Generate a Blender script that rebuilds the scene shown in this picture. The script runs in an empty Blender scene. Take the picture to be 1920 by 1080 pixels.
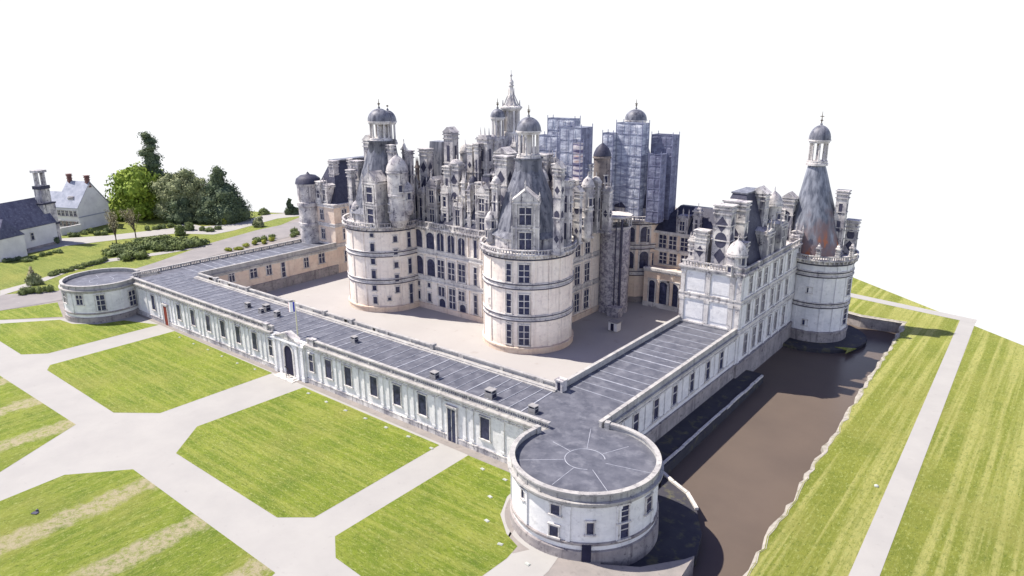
import bpy, math, random
from mathutils import Vector, Matrix
random.seed(7)
S = bpy.context.scene
COL = S.collection
PI = math.pi
# ------------------------------------------------------------------ camera
CX, CY, CZ = 43.3038, -69.47888, 54.63755
YAW, PIT, ROL, FPX = 0.6698673, -0.2866206, -0.0029904, 1347.5407
Fv = Vector((-math.sin(YAW)*math.cos(PIT), math.cos(YAW)*math.cos(PIT), math.sin(PIT)))
R0 = Vector((math.cos(YAW), math.sin(YAW), 0)); U0 = R0.cross(Fv)
Rv = math.cos(ROL)*R0 + math.sin(ROL)*U0; Uv = -math.sin(ROL)*R0 + math.cos(ROL)*U0
cam = bpy.data.objects.new('camera', bpy.data.cameras.new('camera')); COL.objects.link(cam)
M = Matrix((Rv, Uv, -Fv)).transposed().to_4x4(); M.translation = Vector((CX, CY, CZ))
cam.matrix_world = M
cam.data.sensor_width = 36; cam.data.lens = FPX/1920*36; cam.data.clip_end = 5000; cam.data.clip_start = 1
S.camera = cam
def ray(u, v): return Fv + (u-960)/FPX*Rv - (v-540)/FPX*Uv
def G(u, v, z=0.0):
    d = ray(u, v); t = (z-CZ)/d.z; return (CX+t*d.x, CY+t*d.y)
def W(u, v, y):
    d = ray(u, v); t = (y-CY)/d.y; return (CX+t*d.x, CZ+t*d.z)     # x, z on the plane y
def WX(u, v, x):
    d = ray(u, v); t = (x-CX)/d.x; return (CY+t*d.y, CZ+t*d.z)     # y, z on the plane x
def ppm(x, y, z=0): return FPX/((Vector((x, y, z))-Vector((CX, CY, CZ))).dot(Fv))
# ------------------------------------------------------------------ materials
MATS = {}
def nt(name, rough=0.9):
    m = bpy.data.materials.new(name); m.use_nodes = True; n = m.node_tree
    b = n.nodes['Principled BSDF']; b.inputs['Roughness'].default_value = rough
    b.inputs['Specular IOR Level'].default_value = 0.25
    MATS[name] = m
    return m, n, b
def noise(n, scale, detail=4, vec=None, rough=0.6, sc3=None):
    t = n.nodes.new('ShaderNodeTexNoise'); t.inputs['Scale'].default_value = scale
    t.inputs['Detail'].default_value = detail; t.inputs['Roughness'].default_value = rough
    g = n.nodes.new('ShaderNodeNewGeometry')
    src = g.outputs['Position']
    if sc3 is not None:
        mp = n.nodes.new('ShaderNodeMapping'); mp.inputs['Scale'].default_value = sc3
        if vec is not None: mp.inputs['Rotation'].default_value = vec
        n.links.new(src, mp.inputs[0]); src = mp.outputs[0]
    n.links.new(src, t.inputs['Vector'])
    return t.outputs['Fac']
def ramp(n, fac, a, b, ca=(0,0,0,1), cb=(1,1,1,1)):
    r = n.nodes.new('ShaderNodeValToRGB'); r.color_ramp.elements[0].position = a; r.color_ramp.elements[1].position = b
    r.color_ramp.elements[0].color = ca; r.color_ramp.elements[1].color = cb
    n.links.new(fac, r.inputs[0]); return r.outputs[0]
def mix(n, fac, a, b, mode='MIX'):
    m = n.nodes.new('ShaderNodeMix'); m.data_type = 'RGBA'; m.blend_type = mode
    for i, v in ((6, a), (7, b)):
        if isinstance(v, tuple): m.inputs[i].default_value = (*v, 1)
        else: n.links.new(v, m.inputs[i])
    if isinstance(fac, (int, float)): m.inputs[0].default_value = fac
    else: n.links.new(fac, m.inputs[0])
    return m.outputs[2]
def bump(n, b, fac, st=0.4, dist=0.1):
    q = n.nodes.new('ShaderNodeBump'); q.inputs['Strength'].default_value = st; q.inputs['Distance'].default_value = dist
    n.links.new(fac, q.inputs['Height']); n.links.new(q.outputs[0], b.inputs['Normal'])
def stone(name, c1, c2, dirt=(.16,.14,.15), amt=.5, course=True, streak=.55):
    m, n, b = nt(name, .92)
    col = mix(n, ramp(n, noise(n, .35, 6), .35, .65), c1, c2)
    # block to block differences: masonry blocks from a voronoi stretched along the courses
    v = n.nodes.new('ShaderNodeTexVoronoi'); v.inputs['Scale'].default_value = 1.0
    g = n.nodes.new('ShaderNodeNewGeometry'); mp = n.nodes.new('ShaderNodeMapping'); mp.inputs['Scale'].default_value = (1.0,1.0,2.2)
    n.links.new(g.outputs['Position'], mp.inputs[0]); n.links.new(mp.outputs[0], v.inputs['Vector'])
    bw = n.nodes.new('ShaderNodeSeparateColor'); n.links.new(v.outputs['Color'], bw.inputs[0])
    col = mix(n, ramp(n, bw.outputs[0], 0, 1, (.80,.80,.82,1), (1.1,1.1,1.08,1)), col, (1,1,1), 'MULTIPLY') if False else col
    mul = n.nodes.new('ShaderNodeMix'); mul.data_type='RGBA'; mul.blend_type='MULTIPLY'; mul.inputs[0].default_value = .4
    n.links.new(col, mul.inputs[6]); n.links.new(ramp(n, bw.outputs[0], 0, 1, (.78,.78,.80,1), (1,1,1,1)), mul.inputs[7]); col = mul.outputs[2]
    # vertical streaks of weathering and blotches of lichen
    st = ramp(n, noise(n, 1.0, 5, sc3=(1.3,1.3,.12)), .54, .70)
    k = n.nodes.new('ShaderNodeMath'); k.operation = 'MULTIPLY'; k.inputs[1].default_value = streak; n.links.new(st, k.inputs[0])
    col = mix(n, k.outputs[0], col, dirt)
    bl = ramp(n, noise(n, 1.1, 8, rough=.8), .54, .64)
    k = n.nodes.new('ShaderNodeMath'); k.operation = 'MULTIPLY'; k.inputs[1].default_value = amt; n.links.new(bl, k.inputs[0])
    col = mix(n, k.outputs[0], col, dirt)
    n.links.new(col, b.inputs['Base Color'])
    bump(n, b, noise(n, 3, 6), .5, .08)
    return m
def rough_mat(name, c1, c2, scale=.5, lo=.35, hi=.65, c3=None, s3=3, rough=.9, bst=.3, sc3=None, lo3=.55, hi3=.7, detail=6):
    m, n, b = nt(name, rough)
    col = mix(n, ramp(n, noise(n, scale, detail, sc3=sc3), lo, hi), c1, c2)
    if c3: col = mix(n, ramp(n, noise(n, s3, 5), lo3, hi3), col, c3)
    n.links.new(col, b.inputs['Base Color'])
    bump(n, b, noise(n, scale*6, 5), bst, .08)
    return m
stone('pale_limestone', (.72,.71,.69), (.60,.60,.60), dirt=(.15,.145,.16), amt=.28, streak=.14)
stone('cream_limestone', (.68,.575,.46), (.62,.485,.38), dirt=(.30,.21,.18), amt=.4, streak=.45)
stone('keep_limestone', (.77,.705,.615), (.72,.64,.555), dirt=(.25,.20,.20), amt=.35, streak=.4)
stone('parapet_stone', (.42,.41,.38), (.30,.29,.28), dirt=(.07,.065,.075), amt=.6, streak=.5)
stone('soot_stone', (.30,.26,.23), (.14,.12,.12), dirt=(.03,.028,.04), amt=.9, streak=.9)
stone('weathered_limestone', (.66,.63,.58), (.24,.23,.25), dirt=(.035,.032,.055), amt=.95, streak=.9)
stone('trim_limestone', (.64,.615,.58), (.43,.41,.39), dirt=(.07,.06,.08), amt=.75, streak=.6)
stone('dark_base_stone', (.34,.31,.29), (.22,.20,.20), dirt=(.06,.05,.06), amt=.8, streak=.6)
rough_mat('mortar_gravel', (.25,.225,.205), (.20,.185,.17), .4, c3=(.15,.135,.125), s3=1.2, lo3=.58, hi3=.75)
rough_mat('sand_path', (.322,.314,.290), (.292,.285,.266), .15, c3=(.26,.25,.235), s3=.8, lo3=.62, hi3=.8, bst=.1)
rough_mat('court_gravel', (.345,.33,.312), (.325,.31,.293), .12, c3=(.26,.235,.21), s3=.3, lo3=.62, hi3=.8, bst=.1)
rough_mat('road_asphalt', (.235,.22,.21), (.20,.19,.185), .2, c3=(.28,.26,.25), s3=.6, lo3=.6, hi3=.75)
rough_mat('lead_sheet', (.068,.072,.090), (.118,.122,.142), .5, c3=(.17,.175,.195), s3=.6, lo3=.52, hi3=.76, rough=.55, detail=8)
rough_mat('lead_seam', (.22,.235,.27), (.38,.39,.42), .9, rough=.6)
rough_mat('lead_cone', (.060,.065,.085), (.19,.195,.22), .8, c3=(.028,.03,.05), s3=1.0, sc3=(1.5,1.5,.15), rough=.5)
m, n, b = nt('rusty_lead', .5)
col = mix(n, ramp(n, noise(n, .9, 7, sc3=(1.6,1.6,.2)), .38, .62), (.08,.09,.115), (.22,.235,.27))
g = n.nodes.new('ShaderNodeNewGeometry'); sx = n.nodes.new('ShaderNodeSeparateXYZ'); n.links.new(g.outputs['Position'], sx.inputs[0])
e = n.nodes.new('ShaderNodeMath'); e.operation = 'MULTIPLY_ADD'; e.inputs[1].default_value = -.9; n.links.new(sx.outputs[0], e.inputs[0]); n.links.new(sx.outputs[2], e.inputs[2])
e2 = n.nodes.new('ShaderNodeMapRange'); e2.inputs[1].default_value = 34; e2.inputs[2].default_value = 17; n.links.new(e.outputs[0], e2.inputs[0])
e3 = n.nodes.new('ShaderNodeMath'); e3.operation = 'MULTIPLY'; n.links.new(e2.outputs[0], e3.inputs[0]); n.links.new(ramp(n, noise(n, .45, 6, sc3=(1,1,.4)), .30, .62), e3.inputs[1])
col = mix(n, ramp(n, e3.outputs[0], .22, .6), col, (.17,.12,.12))
col = mix(n, ramp(n, e3.outputs[0], .74, .95), col, (.36,.12,.05))
n.links.new(col, b.inputs['Base Color'])
rough_mat('slate', (.028,.029,.050), (.048,.05,.076), 1.2, c3=(.11,.115,.15), s3=2.5, lo3=.6, hi3=.75, rough=.6)
rough_mat('village_slate', (.06,.062,.10), (.10,.105,.15), .8, c3=(.15,.155,.20), s3=1.5)
rough_mat('bank_stone', (.34,.32,.28), (.24,.225,.19), .9, c3=(.14,.13,.09), s3=1.2)
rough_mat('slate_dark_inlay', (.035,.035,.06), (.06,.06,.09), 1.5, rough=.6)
rough_mat('window_glass_dark', (.018,.02,.045), (.05,.055,.10), 1.4, rough=.25, bst=0)
rough_mat('red_door_paint', (.20,.03,.015), (.13,.025,.015), 2)
rough_mat('dark_void', (.012,.012,.03), (.02,.02,.045), 1)
rough_mat('white_plaster', (.62,.61,.60), (.52,.51,.51), .3, c3=(.45,.44,.45), s3=.5, lo3=.6, hi3=.8)
rough_mat('brick_red', (.17,.085,.075), (.11,.06,.055), 1.5)
rough_mat('grey_roof', (.22,.24,.29), (.32,.34,.39), .6)
rough_mat('bark', (.10,.075,.05), (.06,.045,.035), 2)
rough_mat('scaffold_steel', (.22,.23,.32), (.16,.17,.25), 2)
rough_mat('vent_metal', (.30,.29,.28), (.20,.20,.20), 2)
rough_mat('white_metal', (.40,.42,.38), (.32,.34,.30), 2)
rough_mat('coping_stone', (.62,.59,.53), (.42,.40,.37), .8, c3=(.2,.19,.18), s3=1.5)
rough_mat('muddy_bank', (.05,.048,.055), (.035,.035,.045), .4, c3=(.10,.095,.055), s3=.6)
rough_mat('dead_twig', (.42,.38,.24), (.30,.27,.16), .8)
rough_mat('flag_blue', (.03,.04,.30), (.04,.05,.35), 2); rough_mat('flag_white', (.75,.75,.75), (.7,.7,.7), 2); rough_mat('flag_red', (.45,.03,.03), (.4,.03,.03), 2)
rough_mat('pole_paint', (.62,.60,.38), (.5,.48,.32), 3)
rough_mat('skin', (.50,.32,.24), (.48,.30,.22), 3); rough_mat('dark_cloth', (.03,.03,.05), (.05,.05,.07), 4); rough_mat('pale_cloth', (.6,.6,.6), (.5,.5,.52), 4); rough_mat('hair', (.04,.03,.02), (.05,.03,.02), 5)
def foliage(name, a, b_, c):
    m, n, b = nt(name, .8)
    col = mix(n, ramp(n, noise(n, .35, 5), .38, .62), a, b_)
    col = mix(n, ramp(n, noise(n, 1.6, 4), .55, .68), col, c)
    n.links.new(col, b.inputs['Base Color'])
foliage('bright_leaf', (.13,.20,.02), (.25,.32,.04), (.05,.09,.014))
foliage('grey_leaf', (.13,.155,.07), (.24,.26,.13), (.05,.068,.032))
foliage('dark_leaf', (.045,.07,.04), (.10,.13,.06), (.02,.032,.028))
foliage('shrub_leaf', (.08,.11,.04), (.16,.20,.06), (.035,.05,.02))
foliage('yellow_leaf', (.26,.28,.04), (.15,.19,.03), (.32,.30,.04))
def grass(name, along='x', stripe=.5, dry=None, base=((.10,.155,.012),(.195,.245,.024)), pale=(.34,.34,.08), width=.9):
    m, n, b = nt(name, .95)
    col = mix(n, ramp(n, noise(n, .13, 9, rough=.75), .36, .64), *base)
    ln = .012 if name == 'meadow_grass' else .05
    lo = (ln, width, 1) if along == 'x' else (width, ln, 1)
    st = ramp(n, noise(n, 1.0, 3 if name == 'meadow_grass' else 6, sc3=lo, rough=.6), .46, .58)
    fine = ramp(n, noise(n, 1.0, 6, sc3=((.5, 2.2, 1) if along == 'x' else (2.2, .5, 1)), rough=.85), .30, .52)
    k = n.nodes.new('ShaderNodeMath'); k.operation = 'MULTIPLY'; n.links.new(st, k.inputs[0]); n.links.new(fine, k.inputs[1])
    k2 = n.nodes.new('ShaderNodeMath'); k2.operation = 'MULTIPLY'; k2.inputs[1].default_value = stripe; n.links.new(k.outputs[0], k2.inputs[0])
    col = mix(n, k2.outputs[0], col, pale)
    col = mix(n, ramp(n, noise(n, 1.0, 8, rough=.85, sc3=((.7,1.6,1) if along == 'x' else (1.6,.7,1))), .52, .68), col, (.075,.11,.012))
    col = mix(n, ramp(n, noise(n, .05, 5, rough=.6), .50, .75), col, (.24,.24,.055))
    fd = (1.0,2.6,1) if along == 'x' else (2.6,1.0,1)
    col = mix(n, ramp(n, noise(n, 1.0, 6, rough=.9, sc3=fd), .54, .60), col, (.30,.33,.10))
    fd = (1.3,3.1,1) if along == 'x' else (3.1,1.3,1)
    col = mix(n, ramp(n, noise(n, 1.0, 6, rough=.9, sc3=fd), .55, .62), col, (.075,.10,.012))
    col = mix(n, ramp(n, noise(n, 2.6, 5, rough=.8), .66, .74), col, (.36,.37,.20))
    if dry is not None:
        g = n.nodes.new('ShaderNodeNewGeometry'); sx = n.nodes.new('ShaderNodeSeparateXYZ'); n.links.new(g.outputs['Position'], sx.inputs[0])
        a = n.nodes.new('ShaderNodeMath'); a.operation = 'MULTIPLY_ADD'; a.inputs[1].default_value = 5.0; n.links.new(noise(n, .35, 6, rough=.7), a.inputs[0]); n.links.new(sx.outputs[0], a.inputs[2])
        s2 = n.nodes.new('ShaderNodeMath'); s2.operation = 'MULTIPLY_ADD'; s2.inputs[1].default_value = 2*PI/14.2; s2.inputs[2].default_value = dry; n.links.new(a.outputs[0], s2.inputs[0])
        q2 = n.nodes.new('ShaderNodeMath'); q2.operation = 'SINE'; n.links.new(s2.outputs[0], q2.inputs[0])
        k3 = n.nodes.new('ShaderNodeMath'); k3.operation = 'MULTIPLY'; n.links.new(ramp(n, q2.outputs[0], .5, .85), k3.inputs[0]); n.links.new(ramp(n, noise(n, 1.0, 8, rough=.85), .38, .56), k3.inputs[1])
        col = mix(n, k3.outputs[0], col, (.36,.315,.20))
    n.links.new(col, b.inputs['Base Color'])
    bump(n, b, noise(n, 2.5, 8, rough=.85), 1.0, .3)
grass('lawn_grass', 'x', .45)
grass('dry_lawn_grass', 'y', .35, dry=(PI/2+2*PI/14.2*49.5)%(2*PI))
grass('meadow_grass', 'y', .7, base=((.135,.165,.018),(.21,.23,.035)), pale=(.40,.385,.13), width=.62)
grass('park_grass', 'x', .3, base=((.11,.15,.025),(.18,.21,.045)))
# water
m, n, b = nt('muddy_water', .30)
col = mix(n, ramp(n, noise(n, .06, 6), .35, .65), (.118,.093,.075), (.098,.078,.065))
n.links.new(col, b.inputs['Base Color']); b.inputs['Specular IOR Level'].default_value = .04
bump(n, b, noise(n, 1.2, 4), .12, .05)
# netting round the scaffolds
m, n, b = nt('scaffold_net', .7)
col = mix(n, ramp(n, noise(n, .8, 6, sc3=(.5,.5,1.6)), .40, .62), (.20,.215,.28), (.43,.46,.52))
col = mix(n, ramp(n, noise(n, 1.0, 5, sc3=(.35,.35,1.4)), .56, .66), col, (.62,.63,.65))
n.links.new(col, b.inputs['Base Color'])
m, n, b = nt('violet_net', .7)
col = mix(n, ramp(n, noise(n, .8, 6, sc3=(.6,.6,1.2)), .40, .66), (.10,.105,.165), (.20,.215,.29))
col = mix(n, ramp(n, noise(n, 1.5, 5, sc3=(.35,.35,1.4)), .62, .70), col, (.36,.38,.45))
n.links.new(col, b.inputs['Base Color'])
m, n, b = nt('striped_net', .7)
col = mix(n, ramp(n, noise(n, .5, 4, sc3=(.3,.3,2.2)), .45, .55), (.10,.09,.17), (.52,.48,.48))
col = mix(n, ramp(n, noise(n, .7, 4, sc3=(.5,.5,1.8)), .6, .68), col, (.50,.32,.26))
n.links.new(col, b.inputs['Base Color'])
m, n, b = nt('mottled_net', .8)
col = mix(n, ramp(n, noise(n, 1.0, 9, rough=.85), .44, .56), (.16,.15,.19), (.46,.44,.45))
n.links.new(col, b.inputs['Base Color'])
# ------------------------------------------------------------------ mesh builder
class MB:
    def __init__(s): s.v = []; s.f = []; s.m = []; s.sm = []; s.k = 0
    def add(s, vs, fs, smooth=False):
        o = len(s.v); s.v += [tuple(p) for p in vs]
        for f in fs: s.f.append(tuple(i+o for i in f)); s.m.append(s.k); s.sm.append(smooth)
        return s
    def box(s, x0, x1, y0, y1, z0, z1):
        s.add([(x0,y0,z0),(x1,y0,z0),(x1,y1,z0),(x0,y1,z0),(x0,y0,z1),(x1,y0,z1),(x1,y1,z1),(x0,y1,z1)],
              [(0,3,2,1),(4,5,6,7),(0,1,5,4),(1,2,6,5),(2,3,7,6),(3,0,4,7)]); return s
    def obox(s, cx, cy, z0, z1, w, d, ang=0):
        c, n = math.cos(ang), math.sin(ang)
        P = [(cx+a*c-b*n, cy+a*n+b*c) for a, b in ((-w/2,-d/2),(w/2,-d/2),(w/2,d/2),(-w/2,d/2))]
        return s.prism(P, z0, z1)
    def prism(s, P, z0, z1):
        n = len(P); s.add([(x,y,z0) for x,y in P]+[(x,y,z1) for x,y in P],
              [tuple(range(n-1,-1,-1)), tuple(range(n,2*n))]+[(i,(i+1)%n,n+(i+1)%n,n+i) for i in range(n)]); return s
    def lathe(s, cx, cy, prof, seg=48, a0=0, a1=2*PI, soft=False, top=None):
        """prof = [(r,z)...]; top=(dx,dy) shifts linearly towards the last ring"""
        full = abs(a1-a0-2*PI) < 1e-6; N = seg if full else seg+1
        zs = prof[0][1]; ze = prof[-1][1]
        def ring(r, z):
            t = (z-zs)/(ze-zs) if (top and ze != zs) else 0
            ox, oy = (cx+top[0]*t, cy+top[1]*t) if top else (cx, cy)
            return [(ox+r*math.cos(a0+(a1-a0)*i/seg), oy+r*math.sin(a0+(a1-a0)*i/seg), z) for i in range(N)]
        if soft:
            vs = []; fs = []
            for r, z in prof: vs += ring(max(r,.001), z)
            for j in range(len(prof)-1):
                for i in range(seg):
                    i2 = (i+1) % N; fs.append((j*N+i, j*N+i2, (j+1)*N+i2, (j+1)*N+i))
            s.add(vs, fs, True)
        else:
            for (r, z), (r2, z2) in zip(prof, prof[1:]):
                vs = ring(max(r,.001), z)+ring(max(r2,.001), z2)
                s.add(vs, [(i, (i+1)%N, N+(i+1)%N, N+i) for i in range(seg)], True)
        return s
    def hip(s, x0, x1, y0, y1, z0, z1, ix, iy):
        """hipped/truncated roof, ridge rectangle inset by ix,iy"""
        s.add([(x0,y0,z0),(x1,y0,z0),(x1,y1,z0),(x0,y1,z0),(x0+ix,y0+iy,z1),(x1-ix,y0+iy,z1),(x1-ix,y1-iy,z1),(x0+ix,y1-iy,z1)],
              [(0,1,5,4),(1,2,6,5),(2,3,7,6),(3,0,4,7),(4,5,6,7),(0,3,2,1)]); return s
    def tube(s, p, q, r0, r1, seg=6):
        p = Vector(p); q = Vector(q); d = (q-p).normalized(); a = d.orthogonal().normalized(); b = d.cross(a)
        vs = [p+(a*math.cos(t)+b*math.sin(t))*r0 for t in [2*PI*i/seg for i in range(seg)]]+[q+(a*math.cos(t)+b*math.sin(t))*r1 for t in [2*PI*i/seg for i in range(seg)]]
        s.add(vs, [(i,(i+1)%seg,seg+(i+1)%seg,seg+i) for i in range(seg)]+[tuple(range(seg-1,-1,-1)),tuple(range(seg,2*seg))]); return s
    def mesh(s, name, mats):
        me = bpy.data.meshes.new(name); me.from_pydata(s.v, [], s.f)
        for m in ([mats] if isinstance(mats, str) else mats): me.materials.append(MATS[m])
        me.polygons.foreach_set('material_index', s.m); me.polygons.foreach_set('use_smooth', s.sm); me.update()
        return me
    def build(s, name, mats, parent=None, label=None):
        o = bpy.data.objects.new(name, s.mesh(name, mats)); COL.objects.link(o)
        if parent is not None:
            o.parent = parent; w = Vector((0,0,0)); p = parent
            while p: w += p.location; p = p.parent
            o.location = -w
        if label: o['label'] = label
        return o
def thing(name, label, cat, loc=(0,0,0), group=None):
    o = bpy.data.objects.new(name, None); COL.objects.link(o); o.location = loc; o.empty_display_size = .5
    tag(o, label, cat, group); return o
def tag(o, label, cat, group=None):
    o['label'] = label; o['category'] = cat
    if group: o['group'] = group
    return o
def struct(name, mb, mat):
    o = mb.build(name, mat); o['kind'] = 'structure'; return o
# ------------------------------------------------------------------ windows
WC = {}
def win_mesh(w, h, nm, nt_, arch, fr):
    key = (round(w,2), round(h,2), nm, nt_, arch, fr)
    if key in WC: return WC[key]
    f = MB(); p = MB()
    def bar(mb, x0, x1, z0, z1, y=-.14): mb.box(x0, x1, y, .06, z0, z1)
    bar(f, -w/2-fr, -w/2, -fr*.3, h+fr); bar(f, w/2, w/2+fr, -fr*.3, h+fr); bar(f, -w/2, w/2, h, h+fr)
    bar(f, -w/2-fr-.15, w/2+fr+.15, -fr*.3-.22, -fr*.3, -.26)
    bar(f, -w/2-fr-.1, w/2+fr+.1, h+fr, h+fr+.16, -.24)
    t = .16 if w > 1.3 else .1
    if nm: bar(f, -t/2, t/2, 0, h, -.10)
    for i in range(nt_):
        z = h*(i+1)/(nt_+1)+(.1*h if nt_ == 1 else 0); bar(f, -w/2, w/2, z-t/2, z+t/2, -.09)
    if arch:   # spandrels closing the corners to a round head
        K = 8; r = w/2
        for sx in (-1, 1):
            vs = [(sx*r, -.12, h), ] + [(sx*r*math.cos(a), -.12, h-r+r*math.sin(a)) for a in [PI/2*i/K for i in range(K+1)]]
            vs = [(sx*r,-.12,h)]+[(sx*r*math.cos(PI/2*i/K), -.12, h-r+r*math.sin(PI/2*i/K)) for i in range(K+1)]
            fs = [(0,i+1,i+2) if sx < 0 else (0,i+2,i+1) for i in range(K)]
            f.add(vs, fs)
    p.box(-w/2, w/2, -.03, .04, 0, h)
    c = MB(); c.v = list(f.v); c.f = list(f.f); c.m = list(f.m); c.sm = list(f.sm); c.k = 1; c.add(p.v, p.f)
    WC[key] = (f.mesh('window', 'trim_limestone'), p.mesh('pane', 'window_glass_dark'), c.mesh('window', ['trim_limestone','window_glass_dark']))
    return WC[key]
def window(parent, x, y, z, ang, w, h, nm=0, tr=1, arch=False, fr=.16, name='window', sub=True, label=None):
    """ang = direction the window faces, z = sill height"""
    me = win_mesh(w, h, nm, tr, arch, fr)
    wl = Vector((0,0,0)); p = parent
    while p: wl += p.location; p = p.parent
    o = bpy.data.objects.new(name, me[0] if sub else me[2]); COL.objects.link(o); o.parent = parent
    o.location = Vector((x, y, z))-wl; o.rotation_euler = (0, 0, ang+PI/2)
    if label: o['label'] = label
    if sub:
        c = bpy.data.objects.new('pane', me[1]); COL.objects.link(c); c.parent = o
    return o
def cwin(parent, cx, cy, r, deg, z, w, h, **k):
    a = math.radians(deg); return window(parent, cx+(r-.0)*math.cos(a), cy+(r-.0)*math.sin(a), z, a, w, h, **k)
# ------------------------------------------------------------------ ground
def sheet(name, P, z, mat, hole=False):
    import bmesh
    from mathutils.geometry import tessellate_polygon
    tris = tessellate_polygon([[Vector((x,y,0)) for x,y in P]])
    mb = MB(); fs = []
    for t in tris:
        a, b_, c = [Vector((P[i][0],P[i][1],0)) for i in t]
        fs.append(t if (b_-a).cross(c-a).z > 0 else t[::-1])
    mb.add([(x,y,z) for x,y in P], fs)
    return struct(name, mb, mat)
MR = lambda y: 21.0-(y-1.1)*3.2/98    # moat's right bank line
# moat outline (clockwise list) used as a hole in the ground sheet
ledge_ring = [(13.0*math.cos(math.radians(a)), 13.0*math.sin(math.radians(a))) for a in (-38,-20,-5,10,30,50,70)]
moat_out = [(MR(-60),-60)]
random.seed(3)
y = -56
while y < 106:
    moat_out.append((MR(y)+random.uniform(-.35,.35), y)); y += random.uniform(1.2,2.6)
moat_out += [(17.2,109.5),(8,108.6),(-60,128),(-62,122),(-62,100),(-3,100),(-3,62),(-3,14)]
moat_in = [(-3,12)] + []
hole = moat_out + [(3,-60)]
outer = [(80,75),(40,108),(25.5,120),(-2.4,143),(-91,215),(-130,247),(-210,150),(-204,112),(-225,100),(-288,64),(-420,0),(-420,-110),(120,-110)]
# ground with the moat cut out: connect outer and hole with a seam
hp = hole
RB = [(12.5,-14),G(1275,1085),G(1302,1042),G(1285,1048),G(1200,1063),G(1125,1058),(6.5,-6),(8.5,0),(6.5,6),(2,9)]
poly = outer + [(120,-110)]
sheet('ground', [(80,75),(40,108),(25.5,120),(-2.4,143),(-91,215),(-62,128.2),(8,108.8),(17.2,109.7)] + [p for p in reversed(moat_out[:-8])] + [(MR(-60),-110),(120,-110)], 0, 'meadow_grass')
sheet('ground', [(-91,215),(-130,247),(-206,112),(-225,100),(-288,64),(-420,0),(-420,-110),(8,-110),(9,-40)]+RB+[(-3,14),(-3,100),(-62,100),(-62,128.2)], 0, 'mortar_gravel')
# moat basin
sheet('water', [(-66,98),(-3.5,98),(-3.5,-112),(26,-112),(22.5,1),(19,116),(8,115),(-66,136)], -3, 'muddy_water')
def bank(P, z0, z1, mat, name='bank', t=.01):
    mb = MB()
    for (a, b_) in zip(P, P[1:]): mb.add([(a[0],a[1],z0),(b_[0],b_[1],z0),(b_[0],b_[1],z1),(a[0],a[1],z1)], [(0,1,2,3)])
    return struct(name, mb, mat)
bank(moat_out[:-7], -3.2, 0, 'muddy_bank'); bank([(17.2,109.5),(8,108.6),(-60,128)], -3.2, 0, 'dark_base_stone'); bank([(8,-110),(9,-40)]+RB+[(-3,14)], -3.2, -.01, 'dark_base_stone')
# ragged pale stone edge of the bank
mb = MB()
random.seed(5)
prev = None
for (x, y) in moat_out[:-7]:
    w0 = random.uniform(.2,.75); z0 = -.05-random.uniform(0,.25)
    cur = ((x+.2,y,.05),(x-w0,y,z0),(x-w0-.1,y,z0-.7))
    if prev: 
        vs = [*prev, *cur]; mb.add(vs, [(0,1,4,3),(1,2,5,4)])
    prev = cur
struct('bank', mb, 'bank_stone')
mb = MB(); mb.add([(17.6,109.9,.05),(8,109,.05),(-60,128.8,.05),(17.0,108.9,-.2),(8,108,-.2),(-60,127.8,-.2)], [(0,1,4,3),(1,2,5,4)]); struct('bank', mb, 'bank_stone')
# quay at the foot of the side range, and round the corner and chapel towers
def ring(cx, cy, r, a0, a1, n=16): return [(cx+r*math.cos(math.radians(a0+(a1-a0)*i/n)), cy+r*math.sin(math.radians(a0+(a1-a0)*i/n))) for i in range(n+1)]
Q = MB(); Q.prism([(-2.8,8),(2.2,12.2),(1.3,62.5),(-2.8,62.5)], -3.1, -1.2)
Q.prism(ring(.2,96.1,11.8,-140,60), -3.1, -2.2)
LR = [G(u,v,-1.4) for u, v in ((1306,1040),(1316,1000),(1306,955),(1289,926),(1262,905),(1243,888))]
Q.prism([(1,-8),(11,-13)]+LR+[(4,14),(1,9)], -3.1, -1.4)
struct('embankment', Q, 'muddy_bank')
mb = MB(); random.seed(9); yy = 15.0
while yy < 61:
    L = random.uniform(.8,2.2); mb.obox(1.55-(yy-12)*.004+random.uniform(-.06,.06), yy+L/2, -1.35, -1.02+random.uniform(-.04,.05), .42, L-.05); yy += L
tag(mb.build('coping', 'coping_stone'), 'pale stone coping along the dark embankment between side range and moat', 'coping')
mb = MB()
for a, b_ in zip(LR[2:], LR[3:]): mb.obox((a[0]+b_[0])/2, (a[1]+b_[1])/2, -1.5, -1.1, math.hypot(b_[0]-a[0], b_[1]-a[1])+.1, .5, math.atan2(b_[1]-a[1], b_[0]-a[0]))
tag(mb.build('coping', 'coping_stone'), 'curved stone coping on the bank beside the nearest round tower', 'coping')
mb = MB(); P3 = [G(1565,650,-2.1),G(1606,653,-2.1),G(1585,662,-2.1),G(1588,656,-2.1)]
mb.prism(P3, -2.25, -2.1); o = mb.build('grass_patch', 'meadow_grass'); o['kind'] = 'structure'
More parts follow.
